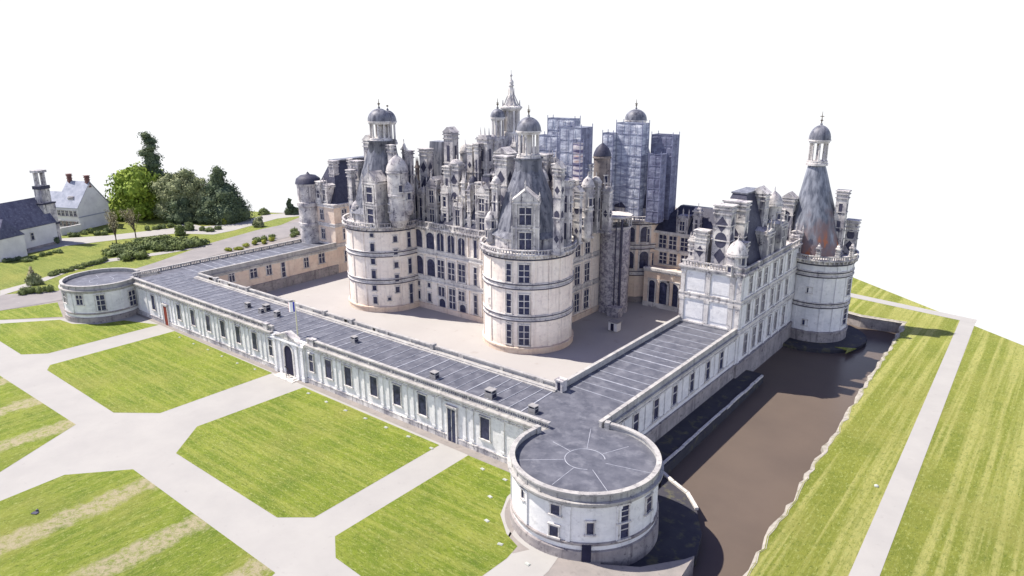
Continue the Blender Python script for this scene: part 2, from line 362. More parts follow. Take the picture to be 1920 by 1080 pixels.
# lawns, paths
zl = .03
def L(P, mat, name='lawn'): return sheet(name, P, zl, mat)
sheet('path', [G(u,v) for u,v in [(-300,560),(0,600),(120,597)]] + [(-130,3.5),(0,3.5),(3,-12),(3,-75),(-160,-75)], .015, 'sand_path')
sheet('courtyard', [(-121,15),(-14,15),(-14,90),(-121,90)], .02, 'court_gravel')
L([(-110.4,2.6),(-110.6,-22.6),(-108.2,-24.0),(-78.8,-24.4),(-72.4,-19.6),(-72.3,2.2)], 'lawn_grass')
L([(-62.0,1.9),(-62.8,-18.3),(-57.1,-24.8),(-30.7,-25.1),(-26.9,-22.1),(-27.4,1.6)], 'lawn_grass')
L([(-21.8,2.0),(-21.6,-23.0),(-18.2,-25.6),(-3,-26.5),(-2.2,-13.2),(-2.6,-10.6),(-5.2,-9.5),(-8.4,-6.8),(-10.3,-3),(-10.9,2.0)], 'lawn_grass')
L([(-134.5,-23.9),(-121.5,-24.0),(-117.8,-20.4),(-117.4,2.6),(-127,-1.0),(-129,-6),(-134,-9.5),(-139.4,-10)]+[G(0,607)], 'lawn_grass')
L([G(-200,600),G(0,600),G(118,594),G(108,567),G(0,583),G(-200,612-50)], 'lawn_grass')
L([(-140,-31),(-79.2,-30.2),(-71.9,-43.2),(-71.5,-75),(-140,-75)], 'dry_lawn_grass')
L([(-63.3,-75),(-63.3,-45.9),(-63.7,-37.8),(-57.5,-31),(-21.5,-31.6),(-20.5,-35),(-21,-75)], 'dry_lawn_grass')
sheet('path', [(26.8,119.2),(27.4,100),(30.3,8.4),(31.5,-40),(32,-110),(35.4,-110),(34.6,-40),(33.1,10.6),(29.9,118.4)], .03, 'sand_path')
sheet('path', [(30,118.3),(29.9,121.5),(-6,127.5),(-7,124),(26.8,118.6)], .035, 'sand_path')
sheet('tower_apron', [(10.4*math.cos(math.radians(a))*.985, 10.4*math.sin(math.radians(a))*.985) for a in range(150,270,6)]+[(-2.2,-12),(-4,-11.5)], .02, 'mortar_gravel')
sheet('gravel_strip', [(-134,3.7),(0,3.7),(-11,2.0),(-72,2.5),(-134,2.8)][::1], .04, 'mortar_gravel')
# north-west grounds
sheet('park_lawn', [G(0,560),G(110,545),G(130,520),G(300,497),G(430,462),G(560,408),G(572,398),G(540,401),G(470,396),G(330,388),G(200,390)]+[(-288,63),(-419,-2),(-419,-60)], zl-.01, 'park_grass')
sheet('road', [G(-200,620),G(0,583),G(115,563),G(160,530),G(300,508),G(400,480),G(575,436),G(575,412),G(480,432),G(395,456),G(290,493),G(120,545),G(0,553),G(-200,585)], .06, 'road_asphalt')
sheet('path', [G(-100,500),G(0,486),G(120,462),G(200,452),G(330,438),G(400,440),G(440,432),G(520,410),G(575,404),G(575,399),G(500,402),G(440,420),G(380,425),G(340,415),G(325,428),G(200,442),G(120,447),G(-100,470)], .07, 'sand_path')
sheet('path', [G(0,555),G(60,537),G(130,510),G(200,492),G(300,478),G(390,462),G(385,459),G(300,473),G(200,486),G(130,503),G(60,529),G(0,545)], .07, 'sand_path')
# ------------------------------------------------------------------ low ranges
YW = 3.84; YI = 15.53; XO = -2.87; XI = -14.56; XLO = -134.1; XLI = -121.1; HR = 8.0; HP = 8.92
def seams(mb, x0, x1, y0, y1, along, z, step, jitter=.35, seed=1):
    random.seed(seed); mb.k = 1
    a, b_ = (x0, x1) if along == 'y' else (y0, y1)
    t = a+step*.6
    while t < b_-.4:
        j = random.uniform(-jitter, jitter); w = random.choice((.08,.12,.2)); 
        if along == 'y': mb.prism([(t+j-w/2,y0+.05),(t+j+w/2,y0+.05),(t-j*.4+w/2,y1-.05),(t-j*.4-w/2,y1-.05)], z, z+.07)
        else: mb.prism([(x0+.05,t+j-w/2),(x1-.05,t-j*.3-w/2),(x1-.05,t-j*.3+w/2),(x0+.05,t+j+w/2)], z, z+.07)
        t += step*random.uniform(.8,1.15)
    mb.k = 0
def straight_parapet(parent, p, q, inward, z0=7.6, z1=HP, solid=False, step=2.6, seed=0, overhang=.55, name='parapet'):
    """cornice + balustrade between p and q; inward = unit vector towards the roof"""
    p = Vector((*p,0)); q = Vector((*q,0)); d = (q-p); Ln = d.length; d.normalize(); ang = math.atan2(d.y, d.x); inn = Vector((*inward,0))
    mb = MB()
    def run(a, b_, off0, off1, za, zb):
        c = p+d*((a+b_)/2)+inn*((off0+off1)/2); mb.obox(c.x, c.y, za, zb, b_-a, off1-off0, ang)
    run(0, Ln, -overhang, .42, z0, z0+.28); run(0, Ln, -overhang*.6, .42, z0-.25, z0-.002)
    if solid: run(0, Ln, -.12, .30, z0+.282, z1-.22)
    else:
        run(0, Ln, -.05, .30, z0+.282, z0+.50)
        random.seed(seed); t = 0.0
        while t < Ln-.3:
            run(t, min(t+.42, Ln), -.10, .34, z0+.502, z1-.222)
            u = t+.42+.32
            while u < t+step-.2 and u < Ln-.2: run(u, u+.16, .02, .22, z0+.503, z1-.223); u += .44
            t += step
    run(0, Ln, -.2, .42, z1-.22, z1)
    return mb.build(name, 'parapet_stone', parent)
def dentils(mb, p, q, out, z, step=.9):
    p = Vector((*p,0)); q = Vector((*q,0)); d = q-p; Ln = d.length; d.normalize(); ang = math.atan2(d.y,d.x); t = .4
    while t < Ln-.2:
        c = p+d*t+Vector((*out,0))*.18; mb.obox(c.x, c.y, z-.34, z, .3, .36, ang); t += step
# ---- entrance range
fr = thing('entrance_range', 'long low pale stone range with flat lead roof and arched gateway facing the lawns', 'building', (-68,YW,0))
x0, x1 = -131.5, -5.5
b = MB(); b.box(x0, XO-.3, YW, YI-.02, 0, HR-.05); b.build('wall', 'pale_limestone', fr)
b = MB(); b.box(x0, x1, YW-.22, YW-.002, 0, .8); b.box(x0, x1, YW-.26, YW-.003, .8, 1.0); b.build('plinth', 'weathered_limestone', fr)
fx = [-121.2,-115.4,-109.5,-103.5,-97.2,-91.5,-85.8,-79.9,-74.2,-61.5,-56.7,-51.3,-44.6,-38.9,-33.0,-26.5,-19.9]
b = MB()
b.box(x0, x1, YW-.12, YW-.004, 6.55, 6.75); b.box(x0, x1, YW-.2, YW-.005, 7.05, 7.34)
dentils(b, (x0,YW), (-75,YW), (0,-1), 7.34); dentils(b, (-61,YW), (x1,YW), (0,-1), 7.34, 1.3)
b.build('entablature', 'trim_limestone', fr)
px = []
for a, c in zip(fx, fx[1:]):
    if c-a > 8: continue
    for k in ((a+c)/2-.75, (a+c)/2+.75) if c-a > 5 else ((a+c)/2,): px.append(k)
px += [-124.5,-128,-16.5,-13]
for k in px:
    if -75.5 < k < -60.5: continue
    m_ = MB(); m_.box(k-.26, k+.26, YW-.16, YW-.006, 1.33, 6.54); m_.box(k-.36, k+.36, YW-.22, YW-.007, 1.33, 1.7); m_.box(k-.36, k+.36, YW-.22, YW-.007, 6.2, 6.545)
    m_.build('pilaster', 'pale_limestone', fr)
for k in fx:
    if k == -115.4:
        d = MB(); d.box(k-.75, k+.75, YW-.32, YW-.31, 0.05, 4.6); o = d.build('door', 'red_door_paint', fr, 'red door near the left end')
        e = MB(); e.box(k-1.0, k-.75, YW-.36, YW, 0, 4.9); e.box(k+.75, k+1.0, YW-.36, YW, 0, 4.9); e.box(k-.75, k+.75, YW-.36, YW, 4.6, 4.9); e.box(k-1.15, k+1.15, YW-.5, YW, 4.9, 5.15); 
        w_ = e.build('door_frame', 'trim_limestone', o)
    elif k == -26.5:
        d = MB(); d.box(k-.8, k+.8, YW-.33, YW-.31, .05, 5.6); o = d.build('door', 'window_glass_dark', fr, 'tall dark door beside the path')
        e = MB(); e.box(k-1.05, k-.8, YW-.36, YW, 0, 5.9); e.box(k+.8, k+1.05, YW-.36, YW, 0, 5.9); e.box(k-.8, k+.8, YW-.36, YW, 5.6, 5.9); e.box(k-1.2, k+1.2, YW-.5, YW, 5.9, 6.15)
        e.box(k-.04, k+.04, YW-.35, YW, .05, 5.6); e.build('door_frame', 'trim_limestone', o)
    elif k in (-74.2,-61.5): window(fr, k, YW-.16, 2.7, -PI/2, 1.15, 3.3, fr=.12)
    else: window(fr, k, YW-.02, 2.6, -PI/2, 1.75 if k > -60 else 1.5, 3.5, nm=0, tr=0, fr=.13)
r = MB(); r.box(x0, XO-.4, YW+.2, YI-.2, HR-.05, HR); seams(r, -129, -14, YW+.4, YI-.7, 'y', HR, 2.3, seed=4)
r.build('roof', ['lead_sheet','lead_seam'], fr)
straight_parapet(fr, (-131.2,YW), (-73.2,YW), (0,1), step=2.4, seed=2, overhang=.8)
straight_parapet(fr, (-62.6,YW), (-8.3,YW), (0,1), step=5.6, seed=3, solid=False, overhang=.8)
straight_parapet(fr, (XI-.0,YI), (XLI,YI), (0,-1), solid=True, z1=9.0, overhang=.3)
# inner parapet kerb + gutter on the roof side
g_ = MB(); g_.box(XLI, XI, YI-1.25, YI-.45, HR+.001, HR+.32); g_.box(XLI, XI, YI-1.6, YI-1.26, HR+.002, HR+.14)
random.seed(12)
for i in range(26):
    xx = random.uniform(XLI+2, XI-2); g_.box(xx, xx+random.uniform(.5,2.0), YI-.46, YI-.28, HR+.3, HR+random.uniform(.7,1.1))
for xx in (-113,-100,-84,-72.5,-64,-42): g_.box(xx, xx+.7, YI-.75, YI+.25, HR+.3, 9.3)
g_.build('gutter_kerb', 'parapet_stone', fr)
for xc in (-75.3, -60.9):   # end piers of the balustrade beside the gateway
    m_ = MB(); m_.box(xc-.6, xc+.6, YW-.4, YW+.4, 7.3, 9.0); m_.box(xc-.72, xc+.72, YW-.5, YW+.5, 9.0, 9.15); m_.build('pier', 'weathered_limestone', fr)
# gateway
gx = -68.2
g_ = MB(); g_.box(gx-4.9, gx+4.9, YW-.35, YW-.01, 0, 6.9); g_.box(gx-5.1, gx+5.1, YW-.75, YW, 6.9, 7.15); g_.box(gx-5.1, gx+5.1, YW-.60, YW+.3, 7.152, 7.5)
for k in (-4.3,-2.6,2.6,4.3): g_.box(gx+k-.35, gx+k+.35, YW-.58, YW-.34, .9, 6.4); g_.box(gx+k-.45, gx+k+.45, YW-.65, YW-.34, 6.4, 6.9); g_.box(gx+k-.45, gx+k+.45, YW-.65, YW-.34, 0, .9)
gw = g_.build('gateway', 'pale_limestone', fr)
p_ = MB(); vs = [(gx-3.8,YW-.65,7.5),(gx+3.8,YW-.65,7.5),(gx+.0,YW-.65,8.75),(gx-3.8,YW+.6,7.5),(gx+3.8,YW+.6,7.5),(gx,YW+.6,8.75)]
p_.add(vs, [(0,1,2),(3,5,4),(0,2,5,3),(1,4,5,2)]); 
p_.add([(gx-4.1,YW-.80,7.6),(gx,YW-.80,9.0),(gx,YW-.80,8.75),(gx-3.6,YW-.80,7.5),(gx-4.1,YW+.65,7.6),(gx,YW+.65,9.0),(gx,YW+.65,8.75),(gx-3.6,YW+.65,7.5)], [(0,3,2,1),(0,1,5,4),(4,5,6,7),(3,7,6,2)])
p_.add([(gx+4.1,YW-.80,7.6),(gx,YW-.80,9.002),(gx,YW-.80,8.752),(gx+3.6,YW-.80,7.5),(gx+4.1,YW+.65,7.6),(gx,YW+.65,9.002),(gx,YW+.65,8.752),(gx+3.6,YW+.65,7.5)], [(0,1,2,3),(0,4,5,1),(4,7,6,5),(3,2,6,7)])
p_.build('pediment', 'weathered_limestone', gw)
A = MB(); K = 12; r_ = 1.25; zc = 5.0
pts = [(gx-r_, .05), (gx+r_, .05)] + [(gx+r_*math.cos(PI*i/K), zc+r_*math.sin(PI*i/K)) for i in range(K+1)]
A.add([(a,YW-.375,z) for a,z in pts], [tuple(range(len(pts)))]); A.build('doorway', 'dark_void', gw)
A = MB()
for i in range(K):
    a0, a1 = PI*i/K, PI*(i+1)/K
    A.add([(gx+rr*math.cos(a),yy_,zc+rr*math.sin(a)) for yy_ in (YW-.52,YW-.34) for a in (a0,a1) for rr in (r_, r_+.38)], [(0,1,3,2),(1,5,7,3),(0,2,6,4),(4,6,7,5)])
for sx in (-1,1): A.box(gx+sx*r_ if sx > 0 else gx-r_-.38, gx+r_+.38 if sx > 0 else gx-r_, YW-.52, YW-.34, 0, zc)
A.build('arch_moulding', 'trim_limestone', gw)
s_ = MB(); s_.box(gx-3.0, gx+3.0, YW-2.2, YW-.36, .0, .14); s_.box(gx-2.3, gx+2.3, YW-1.5, YW-.36, .14, .28); s_.build('doorstep', 'coping_stone', gw)
for (u, v, sc) in [(465,573,.9),(490,583,.8),(500,579,1.15),(520,590,.95),(665,638,.95),(815,706,1.0),(920,742,1.2),(1000,770,1.0)]:
    X, Y = G(u, v+3, HR); b = MB(); b.box(X-.6*sc, X+.6*sc, Y-.5*sc, Y+.5*sc, HR, HR+.75*sc); b.box(X-.64*sc, X+.64*sc, Y-.54*sc, Y+.54*sc, HR+1.05*sc, HR+1.15*sc)
    for sx in (-1,1):
        for sy in (-1,1): b.box(X+sx*.5*sc-.07, X+sx*.5*sc+.07, Y+sy*.4*sc-.07, Y+sy*.4*sc+.07, HR+.75*sc, HR+1.05*sc)
    b.k = 1; b.box(X-.45*sc, X+.45*sc, Y-.35*sc, Y+.35*sc, HR+.7*sc, HR+1.04*sc); b.box(X+.601*sc, X+.62*sc, Y-.36*sc, Y+.36*sc, HR+.12, HR+.62*sc)
    b.build('roof_vent', ['vent_metal','dark_void'], fr)
# flagpole and flag
fp = thing('flagpole', 'thin pale flagpole above the gateway flying a blue, white and red flag', 'flagpole', (-66.6,YW+.9,HR))
b = MB(); b.tube((-66.6,YW+.9,HR), (-66.6,YW+.9,15.2), .12, .07); b.build('pole', 'pole_paint', fp)
b = MB()
for j, (a, c) in enumerate(((0,.8),(.8,1.8),(1.8,2.1))):
    b.k = j; n_ = 4
    for i in range(n_):
        s0 = a+(c-a)*i/n_; s1 = a+(c-a)*(i+1)/n_; fz = lambda s: .18*math.sin(s*3.2); fd = lambda s: -.22*s
        b.add([(-66.65-s0,YW+.9+fz(s0),12.9+fd(s0)),(-66.65-s1,YW+.9+fz(s1),12.9+fd(s1)),(-66.65-s1,YW+.9+fz(s1),14.8+fd(s1)),(-66.65-s0,YW+.9+fz(s0),14.8+fd(s0))], [(0,1,2,3)])
b.build('flag', ['flag_blue','flag_white','flag_red'], fp)
# ---- round corner towers
def round_tower(cx, cy, R, wins, label, open0, open1, door=None, seedv=1):
    t = thing('round_tower', label, 'tower', (cx,cy,0))
    b = MB(); b.lathe(cx, cy, [(R+.05,-1.4),(R+.05,HR-.3)], 72); b.build('wall', 'pale_limestone', t)
    b = MB(); b.lathe(cx, cy, [(R+.45,-3.1),(R+.38,0),(R+.32,1.2),(R+.05,1.3)], 72); b.lathe(cx, cy, [(R+.05,1.9),(R+.28,2.0),(R+.28,2.3),(R+.05,2.35)], 72); b.build('plinth', 'dark_base_stone', t)
    b = MB(); b.lathe(cx, cy, [(R+.05,7.0),(R+.2,7.05),(R+.2,7.3),(R+.5,7.5),(R+.62,7.55),(R+.62,7.8),(R+.1,7.85)], 72, open0, open1); b.build('cornice', 'parapet_stone', t)
    b = MB(); b.lathe(cx, cy, [(R+.12,7.85),(R+.12,8.62),(R+.3,8.63),(R+.3,8.85),(R-.35,8.86),(R-.35,8.62),(R-.2,8.6),(R-.2,7.9)], 72, open0, open1)
    for a in (open0, open1): b.obox(cx+(R-.05)*math.cos(a), cy+(R-.05)*math.sin(a), 7.85, 9.0, .8, .7, a)
    n_ = 22
    for i in range(n_):
        a = open0+(open1-open0)*(i+.5)/n_
        b.obox(cx+(R+.15)*math.cos(a), cy+(R+.15)*math.sin(a), 7.87, 8.61, .12, .34, a)
    b.build('parapet', 'parapet_stone', t)
    for i in range(8):
        a = open0+(open1-open0)*(i+.35)/8
        b = MB(); b.obox(cx+(R+.1)*math.cos(a), cy+(R+.1)*math.sin(a), 2.34, 7.02, .22, .55, a); b.obox(cx+(R+.12)*math.cos(a), cy+(R+.12)*math.sin(a), 6.6, 7.03, .3, .75, a); b.build('pilaster', 'pale_limestone', t)
    b = MB(); b.prism([(cx+(R-.1)*math.cos(2*PI*i/64), cy+(R-.1)*math.sin(2*PI*i/64)) for i in range(64)], HR-.4, HR+.012)
    b.k = 1
    b.lathe(cx, cy, [(2.6,HR+.013),(2.6,HR+.04),(2.5,HR+.04),(2.5,HR+.013)], 36, .6, 5.4)
    for i in range(7):
        a = i*2*PI/7+.25; l_ = (6.2,4.1,5.6,3.2,6.0,4.8,5.2)[i]; b.obox(cx+(2.7+l_/2)*math.cos(a), cy+(2.7+l_/2)*math.sin(a), HR+.013, HR+.035, l_, .07, a)
    b.build('roof', ['lead_sheet','lead_seam'], t)
    for (deg, z, w, h, nm, tr) in wins: cwin(t, cx, cy, R+.08, deg, z, w, h, nm=nm, tr=tr)
    if door:
        a = math.radians(door); b = MB(); b.obox(cx+(R+.36)*math.cos(a), cy+(R+.36)*math.sin(a), 0, 2.2, .16, 1.1, a); b.build('door', 'dark_void', t)
    return t
round_tower(0, 0, 9.23, [(281.5,5.6,1.1,1.25,0,0),(280.7,2.6,1.1,1.35,0,0),(332,4.75,1.25,2.1,0,2),(332.6,2.5,1.25,1.9,0,1),(307,3.6,.8,1.5,0,0),(250.5,5.6,.55,1.1,0,0),(358,4.4,1.2,2.0,0,1)],
            'large round corner tower with flat lead roof nearest the camera, beside the moat', math.atan2(*G(1003,797,8.9)[::-1])-2*PI, math.atan2(*G(1141,790,8.9)[::-1]), door=304.8)
print('ANG', [math.degrees(math.atan2(*G(u,v,8.9)[::-1])) for u,v in ((1003,797),(1141,790))])
round_tower(-137, -.5, 8.3, [(302.5,4.5,1.5,2.2,1,1),(332.5,2.9,1.9,3.6,1,2),(22,2.5,1.9,3.5,1,2),(270,4.5,1.5,2.2,1,1)],
            'round corner tower with flat roof at the far left end of the low range', math.radians(80), math.radians(390))
# joining roof floor between the corner towers and the ranges
# ---- side ranges
def side_range(x0_, x1_, y0_, y1_, label, outer_is_plus, nm):
    t = thing('side_range', label, 'building', ((x0_+x1_)/2, y0_, 0))
    b = MB(); b.box(x0_, x1_, y0_, y1_, -3, HR-.05); b.build('wall', 'cream_limestone' if not outer_is_plus else 'pale_limestone', t)
    r = MB(); r.box(x0_+.2, x1_-.2, y0_-4 if True else y0_, y1_, HR-.045, HR+.006); seams(r, x0_+.6, x1_-.6, y0_+.2, y1_, 'x', HR+.006, 2.9, seed=nm)
    r.build('roof', ['lead_sheet','lead_seam'], t)
    return t
sr = side_range(XI, XO, YI, 57, 'low side range with seamed lead roof along the moat, joined to the chapel wing', True, 6)
straight_parapet(sr, (XO,8.5), (XO,56.9), (-1,0), step=6.5, solid=True)
straight_parapet(sr, (XI,57), (XI,YI+.3), (1,0), solid=True, z1=9.1, overhang=.3)
b = MB(); b.box(XI-.3, XI+1.0, YI-.9, YI+.35, 7.4, 9.7); b.box(XI-.42, XI+1.12, YI-1.02, YI+.47, 9.7, 9.9); b.k = 1; b.box(XI+.1, XI+.6, YI-.93, YI-.901, 8.2, 9.5); b.build('corner_pier', ['weathered_limestone','dark_void'], sr)
b = MB(); b.box(XO, XO+.25, 9, 57, -3, 1.3); b.box(XO, XO+.35, 9, 57, 1.3, 1.5); b.build('plinth', 'dark_base_stone', sr)
b = MB(); b.box(XO+.002, XO+.14, 9, 57, 2.2, 2.45); b.box(XO+.002, XO+.16, 9, 57, 6.5, 6.7); b.box(XO+.002, XO+.25, 9, 57, 7.0, 7.34); b.build('string_course', 'trim_limestone', sr)
wy = [18.5,25,31.5,38,44.5,50.5]
for (u, v) in []: pass
for k in wy: window(sr, XO+.02, k, 2.9, 0, 1.5, 3.3, fr=.2)
for k in [w+3.2 for w in wy]+[15.2, 14.4]: 
    b = MB(); b.box(XO+.003, XO+.17, k-.3, k+.3, 2.46, 6.49); b.build('pilaster', 'pale_limestone', sr)
sl = side_range(XLO, XLI, YI, 57, 'low cream range on the far left side of the courtyard with cross windows', False, 8)
straight_parapet(sl, (XLO,56.9), (XLO,5.5), (1,0), step=2.6)
straight_parapet(sl, (XLI,YI+.3), (XLI,57), (-1,0), solid=True, z1=9.1, overhang=.5)
for (u, v) in [(434,518),(475,511),(504,505),(574,492),(603,484)]:
    yy, z = WX(u, v, XLI); window(sl, XLI+.02, yy, z-1.35, 0, 1.9 if u in (475,603) else 1.4, 2.7, nm=1, tr=1, fr=.18)
yy, z = WX(531,503,XLI); window(sl, XLI+.02, yy, 2.9, 0, 1.1, 4.0, tr=2, fr=.18)
b = MB(); b.box(XLI, XLI+.35, YI, 57, 0, 2.3); b.box(XLI, XLI+.5, YI, 57, 2.3, 2.6); b.build('plinth', 'dark_base_stone', sl)
b = MB(); b.box(XLI, XLI+.2, YI, 57, 7.0, 7.3); b.build('string_course', 'trim_limestone', sl)
# ------------------------------------------------------------------ roofscape parts
def chimney(parent, x, y, z0, z1, w, d=None, cap='flat', diamonds=1, ang=0, name='chimney', mat='weathered_limestone'):
    d = d or w*.7; b = MB()
    H = z1-z0; zc_ = z1-min(1.6, H*.16)
    b.obox(x, y, z0, zc_, w, d, ang); b.obox(x, y, z0, z0+.5, w+.4, d+.4, ang)
    b.obox(x, y, zc_-.9, zc_-.65, w+.35, d+.35, ang); b.obox(x, y, zc_, zc_+.25, w+.5, d+.5, ang); b.obox(x, y, zc_+.25, zc_+.6, w+.1, d+.1, ang)
    if cap == 'flat': b.obox(x, y, zc_+.6, zc_+.85, w+.55, d+.55, ang)
    elif cap == 'gable':
        c, s = math.cos(ang), math.sin(ang); P = lambda a, e, z: (x+a*c-e*s, y+a*s+e*c, z)
        W2, D2 = w/2+.3, d/2+.3
        b.add([P(-W2,-D2,zc_+.6),P(W2,-D2,zc_+.6),P(W2,D2,zc_+.6),P(-W2,D2,zc_+.6),P(0,-D2,z1+.3),P(0,D2,z1+.3)], [(0,1,4),(1,2,5,4),(2,3,5),(3,0,4,5),(0,3,2,1)])
    elif cap == 'dome': b.lathe(x, y, [(w*.55,zc_+.6),(w*.5,zc_+.9),(w*.3,z1-.2),(.05,z1)], 16, soft=True); b.obox(x, y, z1-.2, z1+.9, .14, .14)
    elif cap == 'spikes':
        for sx in (-1,0,1):
            c, s = math.cos(ang), math.sin(ang); b.tube((x+sx*w*.42*c,y+sx*w*.42*s,zc_+.6), (x+sx*w*.42*c,y+sx*w*.42*s,z1+1.1), .2, .03)
        b.obox(x, y, zc_+.6, zc_+1.0, w*.8, d*.8, ang)
    for zz in (.45, .7): b.obox(x, y, z0+H*zz*.9, z0+H*zz*.9+.22, w+.22, d+.22, ang)
    b.k = 1
    c, s = math.cos(ang), math.sin(ang); rq = random.Random(int(x*7+y*13+z1*3)); style = rq.choice((0,0,1,1,2))
    for i in range(diamonds):   # slate lozenges, discs and panels let into the shaft
        zm = z0+.8+(zc_-1.2-z0-.8)*(i+.5)/diamonds; hh = min(w*.42, (zc_-z0-2)/diamonds*.42)
        if style == 1: hh = (zc_-z0-2)/diamonds*.36
        for f in range(4):
            a = ang-PI/2+f*PI/2; off = (d if f % 2 == 0 else w)/2+.02; half = (w if f % 2 == 0 else d)*(.30 if style != 1 else .2)
            nx, ny = math.cos(a), math.sin(a); tx, ty = -ny, nx
            if style == 2 and i % 2: continue
            K = 4 if (i % 2 == 0 or style == 1) else 12; ph = PI/4 if style == 1 else 0
            b.add([(x+nx*off+tx*half*1.2*math.cos(2*PI*q/K+ph), y+ny*off+ty*half*1.2*math.cos(2*PI*q/K+ph), zm+hh*1.2*math.sin(2*PI*q/K+ph)) for q in range(K)], [tuple(range(K))])
    return b.build(name, [mat,'slate_dark_inlay'], parent)
def dormer(parent, x, y, z0, z1, w, ang, rows=2, depth=3.5, nm=1, pinn=True, round_top=False):
    """ang = facing direction; (x,y) is the middle of its front face"""
    nx, ny = math.cos(ang), math.sin(ang); b = MB()
    cx, cy = x-nx*depth/2, y-ny*depth/2; body = z0+(z1-z0)*.74; ra = ang+PI/2
    b.obox(cx, cy, z0, body, w, depth, ra)
    for zz in ([body-.2]+[z0+(body-z0)*k/rows-.1 for k in range(1,rows)]): b.obox(cx+nx*.12, cy+ny*.12, zz, zz+.35, w+.5, depth+.3, ra)
    tx, ty = -ny, nx
    for sgn in (-1,1):
        for q in (.5,.34):
            px_, py_ = x+tx*sgn*w*q+nx*.08, y+ty*sgn*w*q+ny*.08; b.obox(px_, py_, z0, body, .32, .3, ra)
    P = lambda a, e, z: (x+tx*a+nx*e, y+ty*a+ny*e, z)
    W2 = w/2+.15; zb = body+.16; zt = z1-.8
    b.obox(cx, cy, body+.15, body+.5, w*.95, depth, ra)
    if round_top:
        K = 10
        for i in range(K):
            a0, a1 = PI*i/K, PI*(i+1)/K
            b.add([P(W2*math.cos(a0),.1,zb+(zt-zb)*math.sin(a0)),P(W2*math.cos(a1),.1,zb+(zt-zb)*math.sin(a1)),P(W2*math.cos(a1),-depth,zb+(zt-zb)*math.sin(a1)),P(W2*math.cos(a0),-depth,zb+(zt-zb)*math.sin(a0)),P(0,.1,zb)], [(0,3,2,1),(4,0,1)])
    else:
        b.add([P(-W2,.15,zb+.3),P(W2,.15,zb+.3),P(0,.15,zt),P(-W2,-depth,zb+.3),P(W2,-depth,zb+.3),P(0,-depth,zt)], [(0,1,2),(3,5,4),(0,2,5,3),(1,4,5,2),(0,3,4,1)])
        b.add([P(-W2*.6,.17,zb+.45),P(W2*.6,.17,zb+.45),P(0,.17,zt-.45)], [(0,1,2)])
    if pinn:
        for a in (-W2,0,W2):
            q = P(a, -.1, 0); base = zt-.2 if a == 0 else zb; b.tube((q[0],q[1],base), (q[0],q[1],base+1.3), .2, .13, 6); b.tube((q[0],q[1],base+1.3), (q[0],q[1],base+2.1), .2, .02, 6)
    o = b.build('dormer', 'weathered_limestone', parent)
    hh = (body-z0)/rows
    for k in range(rows):
        window(o, x+nx*.03, y+ny*.03, z0+hh*k+.75, ang, w*.46, hh-1.6, nm=nm, tr=1, fr=.14, sub=False)
    return o
def turret(parent, x, y, z0, z1, r, name='turret', mat='weathered_limestone', roofm='weathered_limestone', seg=14):
    b = MB(); zt = z1-r*1.5
    b.lathe(x, y, [(r*.55,z0-.01),(r,z0+r*.8),(r,zt-.6),(r+.25,zt-.5),(r+.25,zt-.2),(r,zt-.1),(r,zt+.1)], seg)
    b.lathe(x, y, [(r+.06,z0+(zt-z0)*.55),(r+.16,z0+(zt-z0)*.56),(r+.16,z0+(zt-z0)*.59),(r+.06,z0+(zt-z0)*.6)], seg)
    o = b.build(name, mat, parent)
    d_ = MB(); d_.lathe(x, y, [(r+.15,zt),(r*.98,zt+r*.4),(r*.75,zt+r*.9),(r*.4,zt+r*1.25),(.12,z1),(.05,z1+.9)], seg, soft=True); d_.build('dome', roofm, o)
    for k, a in enumerate((-PI/2-.3, -.5)):
        window(o, x+r*math.cos(a), y+r*math.sin(a), z0+(zt-z0)*(.3+.35*k), a, min(.8,r*.6), 1.5, tr=0, fr=.1, sub=False)
    return o
def lantern(parent, x, y, z0, z1, zd, zf, r, ncol=8, name='lantern'):
    """open ring of columns from z0 to z1, dome to zd, finial to zf"""
    b = MB(); b.lathe(x, y, [(r+.35,z0-.5),(r+.35,z0),(r+.2,z0+.05),(r+.2,z0+.5),(0,z0+.5)], 24)
    b.lathe(x, y, [(r*.22,z0+.4),(r*.22,z1)], 8)
    for i in range(ncol):
        a = 2*PI*(i+.5)/ncol; q = (x+r*.9*math.cos(a), y+r*.9*math.sin(a))
        b.tube((*q,z0+.4), (*q,z1), .24, .2, 6); b.obox(*q, z1-.4, z1, .5, .5, a)
    b.lathe(x, y, [(r-.3,z1-.45),(r+.15,z1-.4),(r+.15,z1-.05),(r+.4,z1),(r+.4,z1+.3),(0,z1+.35)], 24)
    o = b.build(name, 'trim_limestone', parent)
    d_ = MB(); R_ = r+.3; h = zd-z1-.3
    d_.lathe(x, y, [(R_,z1+.3)]+[(R_*math.cos(t), z1+.35+h*math.sin(t)) for t in [PI/2*i/8 for i in range(1,8)]]+[(.2,zd),(.3,zd+.25),(.12,zd+.5)], 24, soft=True); d_.build('dome', 'lead_cone', o)
    f = MB(); f.tube((x,y,zd), (x,y,zf), .16, .04, 6); f.lathe(x, y, [(.01,zd+.8),(.35,zd+1.05),(.01,zd+1.3)], 8, soft=True); f.box(x-.4,x+.4,y-.04,y+.04,zf-1.1,zf-.95); f.build('finial', 'bark', o)
    return o
